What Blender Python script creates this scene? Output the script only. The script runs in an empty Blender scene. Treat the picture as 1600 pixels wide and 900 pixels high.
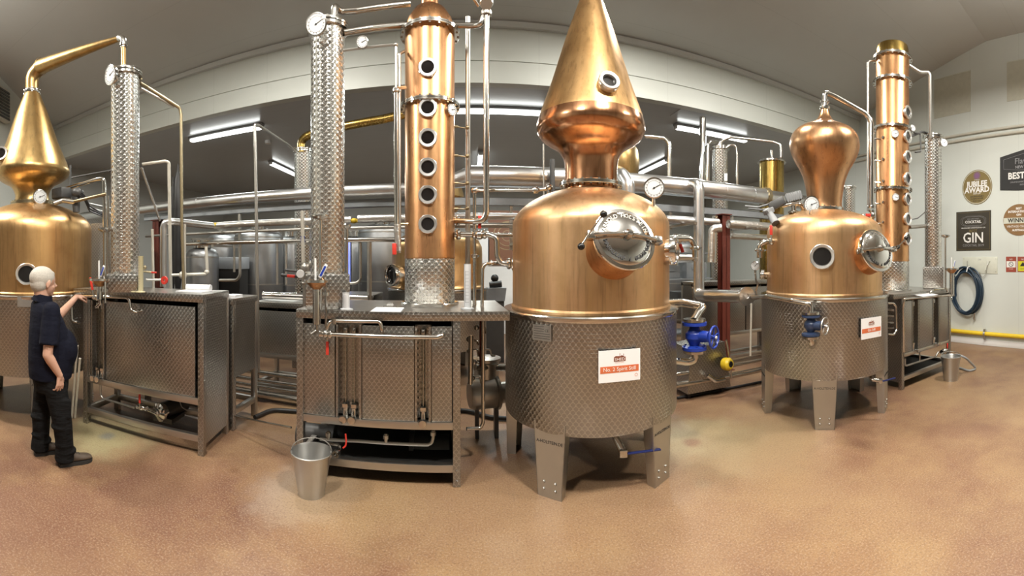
import bpy, bmesh, math, random
from mathutils import Vector, Matrix
random.seed(7)
PI = math.pi
C = bpy.context.scene.collection
SC = bpy.context.scene

# ------------------------------------------------------------------ camera
# the photograph is a stitched cylindrical panorama about 139 degrees wide
F, HY, CX, EYE = 660.0, 408.0, 730.0, 1.8
cam = bpy.data.cameras.new('camera'); cam.type = 'PANO'
cam.panorama_type = 'CENTRAL_CYLINDRICAL'
cam.central_cylindrical_range_u_min = -CX / F
cam.central_cylindrical_range_u_max = (1600 - CX) / F
cam.central_cylindrical_range_v_min = -(900 - HY) / F
cam.central_cylindrical_range_v_max = HY / F
cam.central_cylindrical_radius = 1.0
cam.lens = 14; cam.clip_start = 0.05; cam.clip_end = 100
co = bpy.data.objects.new('camera', cam); C.objects.link(co)
co.location = (0, 0, EYE); co.rotation_euler = (PI / 2, 0, 0)
SC.camera = co

# ------------------------------------------------------------------ light and exposure
SC.view_settings.view_transform = 'Standard'; SC.view_settings.look = 'None'
SC.view_settings.gamma = 1; SC.view_settings.use_curve_mapping = False
SC.view_settings.exposure = -0.22
SC.cycles.max_bounces = 7; SC.cycles.diffuse_bounces = 4; SC.cycles.glossy_bounces = 4
SC.cycles.transmission_bounces = 6; SC.cycles.transparent_max_bounces = 6
SC.cycles.sample_clamp_indirect = 6; SC.cycles.caustics_reflective = False; SC.cycles.caustics_refractive = False
SC.cycles.blur_glossy = 0.5
w = bpy.data.worlds.new('world'); SC.world = w; w.use_nodes = True
w.node_tree.nodes['Background'].inputs[0].default_value = (0.6, 0.65, 0.7, 1)
w.node_tree.nodes['Background'].inputs[1].default_value = 0.25

def area(name, loc, size, power, col=(1, .93, .8), size_y=None, target=None):
    l = bpy.data.lights.new(name, 'AREA'); l.energy = power; l.color = col
    l.shape = 'RECTANGLE' if size_y else 'DISK'; l.size = size
    if size_y: l.size_y = size_y
    o = bpy.data.objects.new(name, l); C.objects.link(o); o.location = loc
    if target: o.rotation_euler = (Vector(target) - Vector(loc)).to_track_quat('-Z', 'Y').to_euler()
    return o
# high-bay lamps of the tall hall, hung under its ceiling above and behind the camera
# the front ones get an added upward fill light to brighten the ceiling
for k, (x, y, p) in enumerate([(-5.8, .9, 300), (-1.4, .2, 235), (1.6, 0.9, 315), (5.4, 1.2, 235), (-2.6, 4.5, 140), (2.5, 4.7, 170), (5.2, 4.7, 70)]):
    area('high_bay_lamp', (x, y, 5.5), .55, p, (1, .95, .86))
    if y < 2: area('ceiling_fill_light', (x, y, 5.56), .55, p * (.42 if x < 3 else .22), (1, .96, .88)).rotation_euler = (PI, 0, 0)
# tubes of the low back room: 3 lamps across, 3 lamps along
TUBES = [(-5.0, 7.72, 0), (.52, 7.8, 0), (5.06, 7.7, 0), (-5.37, 11.6, 1), (.35, 11.8, 1), (5.3, 11.3, 1)]
for (x, y, d) in TUBES:
    a = area('tube_lamp', (x, y, 4.49), 1.6 if not d else .12, 95, (.95, 1, .95), .12 if not d else 1.6)

# ------------------------------------------------------------------ geometry helpers
def ray(px, py):
    a = (px - CX) / F
    return Vector((math.sin(a), math.cos(a), -(py - HY) / F))
def RR(px, py, r):
    "world point at horizontal distance r"
    d = ray(px, py); return Vector((0, 0, EYE)) + d * r
def YY(px, py, y):
    "world point in the plane Y = y"
    d = ray(px, py); return Vector((0, 0, EYE)) + d * (y / d.y)
def ZZ(px, py, z):
    d = ray(px, py); return Vector((0, 0, EYE)) + d * ((z - EYE) / d.z)

MW = {}
def hit(M, px, py, dy=0.0):
    "local point where the sight line through px,py meets the local plane y = dy of frame M"
    Mi = M.inverted(); o = Mi @ Vector((0, 0, EYE)); d = Mi.to_3x3() @ ray(px, py)
    return o + d * ((dy - o.y) / d.y)
def frame(px, r):
    a = (px - CX) / F
    return Matrix.Translation((r * math.sin(a), r * math.cos(a), 0)) @ Matrix.Rotation(-a, 4, 'Z')

def thing(name, label, cat, M=None, group=None):
    o = bpy.data.objects.new(name, None); C.objects.link(o); o.empty_display_size = .1
    M = M or Matrix.Identity(4)
    o.matrix_world = M; MW[o.name] = M.copy()
    o['label'] = label; o['category'] = cat
    if group: o['group'] = group
    return o
def tag(o, label, cat, group=None):
    o['label'] = label; o['category'] = cat
    if group: o['group'] = group
    return o

def axisM(p, n, up=Vector((0, 0, 1))):
    "matrix with local Z along n at p; local Y roughly up"
    n = Vector(n).normalized(); up = Vector(up)
    if abs(n.dot(up)) > .98: up = Vector((0, 1, 0))
    x = up.cross(n).normalized(); y = n.cross(x)
    M = Matrix((x, y, n)).transposed().to_4x4(); M.translation = Vector(p)
    return M

def fillet(pts, rad, n=6):
    pts = [Vector(p) for p in pts]
    if rad <= 0 or len(pts) < 3: return pts
    out = [pts[0]]
    for i in range(1, len(pts) - 1):
        a, b, c = pts[i - 1], pts[i], pts[i + 1]
        u = (a - b); v = (c - b); lu, lv = u.length, v.length
        if lu < 1e-6 or lv < 1e-6: continue
        u /= lu; v /= lv
        ang = u.angle(v)
        if ang > PI - .05: out.append(b); continue
        t = min(rad / math.tan(ang / 2), lu * .48, lv * .48)
        p, q = b + u * t, b + v * t
        for k in range(n + 1):
            s = k / n
            out.append(p * (1 - s) ** 2 + b * 2 * s * (1 - s) + q * s * s)
    out.append(pts[-1])
    return out

class MB:
    def __init__(s):
        s.bm = bmesh.new(); s.uv = s.bm.loops.layers.uv.new('UVMap')
    def _face(s, vs, uvs=None):
        try: f = s.bm.faces.new(vs)
        except ValueError: return None
        f.smooth = True
        if uvs:
            for l, q in zip(f.loops, uvs): l[s.uv].uv = q
        return f
    def box(s, x0, x1, y0, y1, z0, z1, M=None, bev=0.0):
        M = M or Matrix.Identity(4)
        if bev:
            b = min(bev, abs(x1-x0)*.45, abs(y1-y0)*.45, abs(z1-z0)*.45)
            t = bmesh.new(); bmesh.ops.create_cube(t, size=1)
            for v in t.verts: v.co = Vector(((x0+x1)/2+v.co.x*(x1-x0), (y0+y1)/2+v.co.y*(y1-y0), (z0+z1)/2+v.co.z*(z1-z0)))
            bmesh.ops.bevel(t, geom=t.edges[:]+t.verts[:], offset=b, segments=2, affect='EDGES', profile=.5)
            mp = {}
            for v in t.verts: mp[v.index if v.index >= 0 else id(v)] = None
            t.verts.index_update(); vs = [s.bm.verts.new(M @ v.co) for v in t.verts]
            for f in t.faces:
                n = f.normal; k = max(range(3), key=lambda i: abs(n[i]))
                uvs = [((l.vert.co.y, l.vert.co.z), (l.vert.co.x, l.vert.co.z), (l.vert.co.x, l.vert.co.y))[k] for l in f.loops]
                s._face([vs[l.vert.index] for l in f.loops], uvs)
            t.free(); return s
        c = [(x, y, z) for x in (x0, x1) for y in (y0, y1) for z in (z0, z1)]
        vs = [s.bm.verts.new(M @ Vector(p)) for p in c]
        for idx, k in (((0,1,3,2),0), ((4,6,7,5),0), ((0,4,5,1),1), ((2,3,7,6),1), ((0,2,6,4),2), ((1,5,7,3),2)):
            uvs = [((c[i][1], c[i][2]), (c[i][0], c[i][2]), (c[i][0], c[i][1]))[k] for i in idx]
            s._face([vs[i] for i in idx], uvs)
        return s
    def prism(s, pts, z0, z1, M=None):
        "closed 2-D outline (counter-clockwise) extruded along local z"
        M = M or Matrix.Identity(4)
        a = [s.bm.verts.new(M @ Vector((x, y, z0))) for x, y in pts]
        b = [s.bm.verts.new(M @ Vector((x, y, z1))) for x, y in pts]
        n = len(pts)
        s._face(a[::-1], [pts[i] for i in range(n)][::-1]); s._face(b, list(pts))
        acc = 0
        for i in range(n):
            j = (i + 1) % n; L = math.dist(pts[i], pts[j])
            s._face([a[i], a[j], b[j], b[i]], [(acc, z0), (acc + L, z0), (acc + L, z1), (acc, z1)]); acc += L
        return s
    def lathe(s, prof, M=None, n=40, cell=.04, closed=False, a0=0.0, a1=2 * PI):
        "profile of (radius, z); u runs round in whole cells"
        M = M or Matrix.Identity(4)
        R = max(p[0] for p in prof); circ = max(1, round(2 * PI * R / cell)) * cell
        full = abs(a1 - a0 - 2 * PI) < 1e-6
        rows = []; acc = 0; vv = []
        for i, (r, z) in enumerate(prof):
            if i: acc += math.dist(prof[i - 1], (r, z))
            vv.append(acc)
            if r < 1e-6: rows.append([s.bm.verts.new(M @ Vector((0, 0, z)))] )
            else: rows.append([s.bm.verts.new(M @ Vector((r * math.cos(a0 + (a1-a0) * k / n), r * math.sin(a0 + (a1-a0) * k / n), z))) for k in range(n if full else n + 1)])
        pairs = list(zip(range(len(prof) - 1), range(1, len(prof))))
        if closed: pairs.append((len(prof) - 1, 0)); vv.append(acc)
        for i, j in pairs:
            A, B = rows[i], rows[j]
            for k in range(n):
                k2 = (k + 1) % n if full else k + 1
                u0, u1 = circ * k / n, circ * (k + 1) / n; v0, v1 = vv[i], vv[j]
                if len(A) == 1 and len(B) == 1: continue
                if len(A) == 1: s._face([A[0], B[k2], B[k]], [(u0, v0), (u1, v1), (u0, v1)])
                elif len(B) == 1: s._face([A[k], A[k2], B[0]], [(u0, v0), (u1, v0), (u0, v1)])
                else: s._face([A[k], A[k2], B[k2], B[k]], [(u0, v0), (u1, v0), (u1, v1), (u0, v1)])
        return s
    def cyl(s, p, q, r, r2=None, n=20):
        p, q = Vector(p), Vector(q); L = (q - p).length
        r2 = r if r2 is None else r2
        return s.lathe([(0, 0), (r, 0), (r2, L), (0, L)], axisM(p, q - p), n)
    def disc_ring(s, M, r0, r1, z0, z1, n=32):
        return s.lathe([(r0, z0), (r1, z0), (r1, z1), (r0, z1)], M, n, closed=True)
    def tube(s, pts, r, fil=None, n=12, fn=6, radii=None):
        P = fillet(pts, r * 3 if fil is None else fil, fn)
        T = []
        for i in range(len(P)):
            a = P[max(i - 1, 0)]; b = P[min(i + 1, len(P) - 1)]; T.append((b - a).normalized())
        ref = Vector((0, 0, 1)) if abs(T[0].z) < .9 else Vector((1, 0, 0))
        x = ref.cross(T[0]).normalized(); rows = []; acc = 0; vv = []
        tot = sum((P[i + 1] - P[i]).length for i in range(len(P) - 1)) or 1
        for i, p in enumerate(P):
            t = T[i]; x = (x - t * x.dot(t)).normalized(); y = t.cross(x)
            if i: acc += (p - P[i - 1]).length
            vv.append(acc)
            rr = r if radii is None else radii[0] + (radii[1] - radii[0]) * acc / tot
            rows.append([s.bm.verts.new(p + (x * math.cos(2*PI*k/n) + y * math.sin(2*PI*k/n)) * rr) for k in range(n)])
        for i in range(len(P) - 1):
            for k in range(n):
                k2 = (k + 1) % n
                s._face([rows[i][k], rows[i][k2], rows[i+1][k2], rows[i+1][k]],
                        [(2*PI*r*k/n, vv[i]), (2*PI*r*(k+1)/n, vv[i]), (2*PI*r*(k+1)/n, vv[i+1]), (2*PI*r*k/n, vv[i+1])])
        s._face(rows[0][::-1]); s._face(rows[-1])
        return s
    def bar(s, p, q, w, h, up=(0, 0, 1), bev=0):
        p, q = Vector(p), Vector(q); d = q - p; L = d.length; M = axisM(p, d, up)
        return s.box(-w / 2, w / 2, -h / 2, h / 2, 0, L, M, bev)
    def ball(s, c, r, sc=(1, 1, 1), n=16, M=None):
        M = (M or Matrix.Identity(4)) @ Matrix.Translation(c) @ Matrix.Diagonal((*sc, 1))
        k = n // 2
        return s.lathe([(r * math.sin(PI * i / k), -r * math.cos(PI * i / k)) for i in range(k + 1)], M, n)
    def loft(s, secs, n=20, cap=True):
        "secs: list of (centre, xaxis*rx, yaxis*ry)"
        rows = [[s.bm.verts.new(Vector(c) + Vector(a) * math.cos(2*PI*k/n) + Vector(b) * math.sin(2*PI*k/n)) for k in range(n)] for c, a, b in secs]
        for i in range(len(rows) - 1):
            for k in range(n):
                k2 = (k + 1) % n; s._face([rows[i][k], rows[i][k2], rows[i+1][k2], rows[i+1][k]])
        if cap: s._face(rows[0][::-1]); s._face(rows[-1])
        return s
    def build(s, name, m, parent=None, world=False, sharp=.6, struct=False):
        bm = s.bm
        if parent is not None and world:
            bm.transform(MW[parent.name].inverted())
        off = None
        if parent is None:
            xs = [v.co for v in bm.verts]
            off = Vector((sum(v.x for v in xs) / len(xs), sum(v.y for v in xs) / len(xs), min(v.z for v in xs)))
            bm.transform(Matrix.Translation(-off))
        bmesh.ops.recalc_face_normals(bm, faces=bm.faces[:])
        bm.normal_update()
        for e in bm.edges:
            if len(e.link_faces) == 2 and e.calc_face_angle(0) > sharp: e.smooth = False
        me = bpy.data.meshes.new(name); bm.to_mesh(me); bm.free()
        me.materials.append(m)
        o = bpy.data.objects.new(name, me); C.objects.link(o)
        if parent is not None:
            o.parent = parent; MW[o.name] = MW[parent.name]
        else:
            o.location = off; MW[o.name] = Matrix.Translation(off)
        if struct: o['kind'] = 'structure'
        return o
    def solo(s, name, m, label, cat, group=None, sharp=.6):
        return tag(s.build(name, m, None, sharp=sharp), label, cat, group)

def copy_tree(o, M, label=None, group=None, parent=None):
    c = o.copy(); C.objects.link(c)
    if parent is None:
        c.matrix_world = M; MW[c.name] = M.copy()
        if label: c['label'] = label
        if group: c['group'] = group
    else:
        c.parent = parent; MW[c.name] = MW[parent.name]
    for ch in [x for x in C.objects if x.parent == o]:
        copy_tree(ch, None, parent=c)
    return c

def text_mesh(name, body, size, M, m, parent, extrude=.0008, align='CENTER', sx=1.0, bold=0.0, spacing=1.0):
    "lettering lying in the XY plane of M (in the parent's local space)"
    cu = bpy.data.curves.new(name, 'FONT'); cu.body = body; cu.size = size; cu.extrude = extrude
    cu.align_x = align; cu.align_y = 'CENTER'; cu.offset = bold; cu.space_character = spacing; cu.resolution_u = 2
    t = bpy.data.objects.new('tmp_text', cu)
    me = bpy.data.meshes.new_from_object(t)
    me.name = name; me.transform(M @ Matrix.Diagonal((sx, 1, 1, 1)))
    bpy.data.objects.remove(t); bpy.data.curves.remove(cu)
    me.materials.clear(); me.materials.append(m)
    o = bpy.data.objects.new(name, me); C.objects.link(o); o.parent = parent; MW[o.name] = MW[parent.name]
    return o
# ------------------------------------------------------------------ materials
def newmat(name):
    m = bpy.data.materials.new(name); m.use_nodes = True
    nt = m.node_tree; return m, nt, nt.nodes['Principled BSDF']
def N(nt, t, **k):
    n = nt.nodes.new(t)
    for a, b in k.items(): setattr(n, a, b)
    return n
def mth(nt, op, a, b=None, c=None):
    n = nt.nodes.new('ShaderNodeMath'); n.operation = op
    for i, v in enumerate((a, b, c)):
        if v is None: continue
        if isinstance(v, (int, float)): n.inputs[i].default_value = v
        else: nt.links.new(v, n.inputs[i])
    return n.outputs[0]
def mixc(nt, f, a, b):
    n = nt.nodes.new('ShaderNodeMix'); n.data_type = 'RGBA'
    for i, v in ((0, f), (6, a), (7, b)):
        if isinstance(v, (int, float)): n.inputs[i].default_value = v
        elif isinstance(v, tuple): n.inputs[i].default_value = (*v, 1)
        else: nt.links.new(v, n.inputs[i])
    return n.outputs[2]
def noise(nt, scale, detail=4, rough=.55, vec=None, sc=None):
    n = N(nt, 'ShaderNodeTexNoise'); n.inputs['Scale'].default_value = scale; n.inputs['Detail'].default_value = detail
    n.inputs['Roughness'].default_value = rough
    tc = N(nt, 'ShaderNodeTexCoord')
    src = tc.outputs[vec or 'Object']
    if sc:
        mp = N(nt, 'ShaderNodeMapping'); mp.inputs['Scale'].default_value = sc; nt.links.new(src, mp.inputs[0]); src = mp.outputs[0]
    nt.links.new(src, n.inputs['Vector']); return n.outputs[0]
def ramp(nt, f, stops):
    n = N(nt, 'ShaderNodeValToRGB'); e = n.color_ramp.elements
    while len(e) < len(stops): e.new(.5)
    for i, (p, c) in enumerate(stops): e[i].position = p; e[i].color = (*c, 1) if len(c) == 3 else c
    nt.links.new(f, n.inputs[0]); return n.outputs[0]
def bump(nt, h, dist, strength=1.0):
    n = N(nt, 'ShaderNodeBump'); n.inputs['Distance'].default_value = dist; n.inputs['Strength'].default_value = strength
    nt.links.new(h, n.inputs['Height']); return n.outputs[0]
def plain(name, col, rough=.5, metal=0.0, var=.12, scale=9, **kw):
    m, nt, b = newmat(name)
    f = noise(nt, scale, 3)
    a = tuple(max(0, c * (1 - var)) for c in col); c2 = tuple(min(1, c * (1 + var)) for c in col)
    nt.links.new(mixc(nt, f, a, c2), b.inputs['Base Color'])
    b.inputs['Roughness'].default_value = rough; b.inputs['Metallic'].default_value = metal
    for k, v in kw.items(): b.inputs[k.replace('_', ' ')].default_value = v
    return m

def scale_steel(name, cell=.045, base=(.35, .345, .33), hi=(.58, .57, .54), slope=.12, rough=.3, asp=1.25, aniso=.7):
    "engine-turned stainless sheet: rows of overlapping brushed scales"
    m, nt, b = newmat(name)
    tc = N(nt, 'ShaderNodeTexCoord'); sp = N(nt, 'ShaderNodeSeparateXYZ'); nt.links.new(tc.outputs['UV'], sp.inputs[0])
    u = mth(nt, 'DIVIDE', sp.outputs[0], cell); V = mth(nt, 'DIVIDE', sp.outputs[1], cell * .5 * asp)
    j = mth(nt, 'FLOOR', V); f = mth(nt, 'SUBTRACT', V, j)
    par = mth(nt, 'MULTIPLY', mth(nt, 'FLOORED_MODULO', j, 2.0), .5)
    up = mth(nt, 'ADD', u, par)
    a = mth(nt, 'SUBTRACT', mth(nt, 'FRACT', up), .5)
    bb = mth(nt, 'SUBTRACT', mth(nt, 'FRACT', mth(nt, 'ADD', up, .5)), .5)
    fy = mth(nt, 'MULTIPLY', f, .5); gy = mth(nt, 'ADD', fy, .5)
    dA = mth(nt, 'SQRT', mth(nt, 'ADD', mth(nt, 'MULTIPLY', a, a), mth(nt, 'MULTIPLY', fy, fy)))
    dB = mth(nt, 'SQRT', mth(nt, 'ADD', mth(nt, 'MULTIPLY', bb, bb), mth(nt, 'MULTIPLY', gy, gy)))
    msk = mth(nt, 'LESS_THAN', dA, .5)
    d = mth(nt, 'ADD', mth(nt, 'MULTIPLY', dA, msk), mth(nt, 'MULTIPLY', dB, mth(nt, 'SUBTRACT', 1.0, msk)))
    r = N(nt, 'ShaderNodeMapRange'); r.interpolation_type = 'SMOOTHSTEP'
    nt.links.new(dA, r.inputs[0]); r.inputs[1].default_value = .38; r.inputs[2].default_value = .5
    e = mth(nt, 'MULTIPLY', r.outputs[0], msk)
    wear = noise(nt, 2.2, 3)
    c = mixc(nt, e, mixc(nt, wear, tuple(x * .8 for x in base), tuple(x * 1.12 for x in base)), hi)
    nt.links.new(c, b.inputs['Base Color']); b.inputs['Metallic'].default_value = 1
    nt.links.new(mth(nt, 'ADD', mth(nt, 'MULTIPLY', e, .12), rough), b.inputs['Roughness'])
    nt.links.new(bump(nt, d, cell * slope), b.inputs['Normal'])
    # brush marks run round each scale: tangential gloss
    tg = N(nt, 'ShaderNodeTangent'); tg.direction_type = 'UV_MAP'; tg.uv_map = 'UVMap'; nt.links.new(tg.outputs[0], b.inputs['Tangent'])
    aA = mth(nt, 'ARCTAN2', fy, a); aB = mth(nt, 'ARCTAN2', gy, bb)
    an = mth(nt, 'ADD', mth(nt, 'MULTIPLY', aA, msk), mth(nt, 'MULTIPLY', aB, mth(nt, 'SUBTRACT', 1.0, msk)))
    rot = mth(nt, 'FRACT', mth(nt, 'ADD', mth(nt, 'DIVIDE', an, 2 * PI), 1.25))
    nt.links.new(rot, b.inputs['Anisotropic Rotation']); b.inputs['Anisotropic'].default_value = aniso
    return m

def steel(name, base=(.62, .61, .58), rough=.25, vs=(40, 40, 1.5), amt=.12):
    m, nt, b = newmat(name)
    f = noise(nt, 3, 4, .6, sc=vs)
    g = noise(nt, 2.5, 3)
    nt.links.new(mixc(nt, g, tuple(x * .82 for x in base), tuple(min(1, x * 1.1) for x in base)), b.inputs['Base Color'])
    b.inputs['Metallic'].default_value = 1
    nt.links.new(mth(nt, 'ADD', mth(nt, 'MULTIPLY', f, amt), rough - amt / 2), b.inputs['Roughness'])
    return m

def copper(name, a, c, d, rough=.28, streak=(3, 3, .35), hi=.5):
    "aged copper: streaky tarnish over brushed metal"
    m, nt, b = newmat(name)
    f = noise(nt, 1.6, 6, .62, sc=streak); g = noise(nt, 6, 5, .6); q = noise(nt, 9, 4, .6, sc=(3, 3, .25))
    r1 = ramp(nt, f, [(.34, (0, 0, 0)), (.66, (1, 1, 1))])
    col = mixc(nt, r1, a, c)
    col = mixc(nt, mth(nt, 'MULTIPLY', ramp(nt, g, [(.5, (0, 0, 0)), (.75, (1, 1, 1))]), .45), col, d)
    st = noise(nt, 7, 5, .65, sc=(4, 4, .22))
    col = mixc(nt, mth(nt, 'MULTIPLY', ramp(nt, st, [(.52, (0, 0, 0)), (.72, (1, 1, 1))]), .5), col, tuple(x * .62 for x in d))
    nt.links.new(col, b.inputs['Base Color']); b.inputs['Metallic'].default_value = 1
    nt.links.new(mth(nt, 'ADD', mth(nt, 'MULTIPLY', q, .22), rough - .11), b.inputs['Roughness'])
    nt.links.new(bump(nt, g, .001, .15), b.inputs['Normal'])
    return m

M = {}
M['scale'] = scale_steel('scale_pattern_steel')
M['scale_dark'] = scale_steel('scale_pattern_steel_cabinet', .04, (.33, .32, .30), (.56, .54, .51), .11, .3)
M['scale_col'] = scale_steel('scale_pattern_steel_tube', .06, (.66, .66, .64), (.97, .96, .93), .17, .26, .9)
M['steel'] = steel('stainless_pipe', (.60, .59, .56), .17)
M['steel_dull'] = steel('dull_stainless', (.50, .49, .46), .38)
M['steel_frame'] = steel('frame_stainless', (.55, .53, .50), .33, (3, 3, 3))
M['clad'] = steel('aluminium_cladding', (.66, .67, .68), .3, (2, 40, 40))
M['foil'] = steel('crumpled_foil', (.75, .75, .73), .3)
_nt = M['foil'].node_tree; _b = _nt.nodes['Principled BSDF']
_nt.links.new(bump(_nt, noise(_nt, 28, 4), .01, .8), _b.inputs['Normal'])
M['chrome'] = steel('polished_steel', (.80, .80, .79), .09, amt=.04)
M['alu'] = steel('bright_aluminium_ring', (.80, .80, .79), .33, (4, 4, 4), .1)
M['galv'] = steel('galvanised_zinc', (.56, .56, .55), .36, (6, 6, 6), .2)
M['tank'] = steel('tank_sheet', (.36, .37, .38), .42, (2, 2, 1))
M['copper'] = copper('copper_column', (.74, .38, .19), (.66, .38, .18), (.46, .22, .11), .30)
M['copper_gold'] = copper('golden_copper', (.66, .42, .20), (.60, .37, .16), (.44, .25, .10), .37)
M['copper_pale'] = copper('pale_copper', (.72, .47, .27), (.64, .41, .20), (.52, .31, .16), .40)
M['copper_red'] = copper('reddish_copper', (.60, .35, .19), (.52, .30, .155), (.38, .20, .105), .31)
M['copper_neck'] = copper('bright_red_copper', (.62, .33, .18), (.52, .27, .14), (.30, .13, .07), .2)
M['copper_old'] = copper('tarnished_copper', (.56, .375, .16), (.44, .29, .12), (.26, .20, .10), .33)
M['brass'] = copper('brass', (.42, .30, .10), (.34, .23, .065), (.22, .15, .05), .26)
M['brass_fit'] = plain('brass_fitting', (.36, .30, .19), .38, .9)
M['white_wall'] = None
M['black'] = plain('black_rubber', (.012, .012, .013), .45)
M['blackpl'] = plain('black_plastic_ball', (.01, .01, .011), .18)
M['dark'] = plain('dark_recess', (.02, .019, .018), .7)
M['dark_metal'] = plain('dark_cast_housing', (.09, .09, .09), .45, .3)
M['grey_pl'] = plain('grey_plastic', (.30, .31, .32), .5)
M['red'] = plain('red_plastic', (.62, .045, .03), .4)
M['redpost'] = plain('red_oxide_paint', (.12, .024, .014), .5)
M['blue'] = plain('blue_enamel', (.015, .045, .33), .35)
M['blue_dark'] = plain('dark_blue_grip', (.012, .02, .10), .4)
M['navyvalve'] = plain('dark_blue_grey_enamel', (.03, .05, .11), .4)
M['yellow'] = plain('yellow_paint', (.80, .56, .03), .4)
M['white'] = plain('white_plastic', (.80, .80, .79), .45, var=.03)
M['paper'] = plain('paper', (.85, .85, .86), .7, var=.02)
M['cream'] = plain('cream_conduit', (.62, .60, .52), .45)
M['offwhite_pipe'] = plain('whitened_pipe', (.66, .63, .55), .4, .3)
M['trans'] = plain('frosted_plastic', (.78, .80, .82), .3, var=.02, Transmission_Weight=.25)
M['trans_y'] = plain('yellowed_plastic', (.72, .66, .42), .35, var=.1, Transmission_Weight=.25)
M['ink'] = plain('black_ink', (.02, .02, .02), .6)
M['orange_ink'] = plain('orange_print', (.66, .16, .06), .5)
M['white_ink'] = plain('white_print', (.85, .83, .8), .5, var=.02)
M['dial'] = plain('dial_face', (.86, .88, .89), .35, var=.02)
M['beam'] = plain('galvanised_channel', (.40, .43, .46), .45, .25)
M['glass_dark'] = plain('dark_sight_glass', (.012, .010, .010), .06, var=.3, Coat_Weight=.5)
M['glass_grey'] = plain('grey_hatch_glass', (.18, .18, .19), .2)
m, nt, b = newmat('clear_glass'); b.inputs['Base Color'].default_value = (.92, .95, .93, 1)
b.inputs['Roughness'].default_value = .03; b.inputs['Transmission Weight'].default_value = 1; b.inputs['IOR'].default_value = 1.1
M['glass'] = m
def emit(name, col, st):
    m, nt, b = newmat(name); b.inputs['Emission Color'].default_value = (*col, 1); b.inputs['Emission Strength'].default_value = st
    b.inputs['Base Color'].default_value = (.9, .9, .9, 1); return m
M['tube_glow'] = emit('lit_tube_diffuser', (.97, 1, .96), 7)
M['screen_blue'] = emit('blue_lit_panel', (.03, .14, .9), 1.2)

# floor: sprayed resin, reddish and sandy patches with a fine grain
m, nt, b = newmat('resin_floor')
tc = N(nt, 'ShaderNodeTexCoord')
a = noise(nt, .5, 6, .66); c = noise(nt, 1.5, 6, .68); g = noise(nt, 75, 3, .7); s2 = noise(nt, .9, 4, .6, sc=(1, 1, 1))
col = ramp(nt, a, [(.38, (.175, .078, .043)), (.5, (.25, .130, .068)), (.62, (.34, .21, .105))])
col = mixc(nt, mth(nt, 'MULTIPLY', ramp(nt, c, [(.45, (0, 0, 0)), (.66, (1, 1, 1))]), .6), col, (.38, .235, .11))
col = mixc(nt, mth(nt, 'MULTIPLY', ramp(nt, s2, [(.5, (0, 0, 0)), (.72, (1, 1, 1))]), .45), col, (.20, .085, .055))
# worn pale rings where liquid is tipped out (positions are stains of the floor itself)
geo = N(nt, 'ShaderNodeNewGeometry')
def stain(cx, cy, rad, colr, k):
    global col
    vm = N(nt, 'ShaderNodeVectorMath', operation='DISTANCE'); nt.links.new(geo.outputs['Position'], vm.inputs[0]); vm.inputs[1].default_value = (cx, cy, 0)
    dd = mth(nt, 'ADD', vm.outputs[1], mth(nt, 'MULTIPLY', mth(nt, 'SUBTRACT', c, .5), rad * 1.6))
    r = N(nt, 'ShaderNodeMapRange'); r.interpolation_type = 'SMOOTHSTEP'; nt.links.new(dd, r.inputs[0])
    r.inputs[1].default_value = rad; r.inputs[2].default_value = rad * .35
    col = mixc(nt, mth(nt, 'MULTIPLY', r.outputs[0], k), col, colr)
def fl(px, py):
    p = ZZ(px, py, 0); return p.x, p.y
for (px, py, rad, cc, k) in [(165, 680, .75, (.44, .40, .21), .75), (1085, 690, .8, (.44, .38, .22), .7), (470, 765, .55, (.46, .37, .29), .6),
                             (560, 770, .8, (.38, .25, .12), .6), (1180, 690, .9, (.34, .25, .13), .5), (820, 790, 1.0, (.36, .22, .12), .5),
                             (168, 681, .14, (.22, .23, .2), .8), (1080, 692, .13, (.25, .12, .07), .8), (1099, 756, .1, (.30, .22, .13), .6),
                             (366, 735, .08, (.16, .07, .03), .7), (1100, 770, 1.3, (.31, .19, .10), .4), (100, 850, 1.2, (.19, .09, .055), .5)]:
    stain(*fl(px, py), rad, cc, k)
col = mixc(nt, mth(nt, 'MULTIPLY', ramp(nt, g, [(.5, (0, 0, 0)), (.62, (1, 1, 1))]), .4), col, (.48, .36, .25))
col = mixc(nt, mth(nt, 'MULTIPLY', ramp(nt, noise(nt, 60, 3, .7, sc=(1.1, .9, 1)), [(.52, (0, 0, 0)), (.66, (1, 1, 1))]), .42), col, (.12, .06, .04))
gm = N(nt, 'ShaderNodeHueSaturation'); gm.inputs['Saturation'].default_value = .98; gm.inputs['Value'].default_value = .88; nt.links.new(col, gm.inputs['Color']); nt.links.new(gm.outputs[0], b.inputs['Base Color']); b.inputs['Roughness'].default_value = .42
nt.links.new(bump(nt, g, .002, .35), b.inputs['Normal'])
M['floor'] = m

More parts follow.
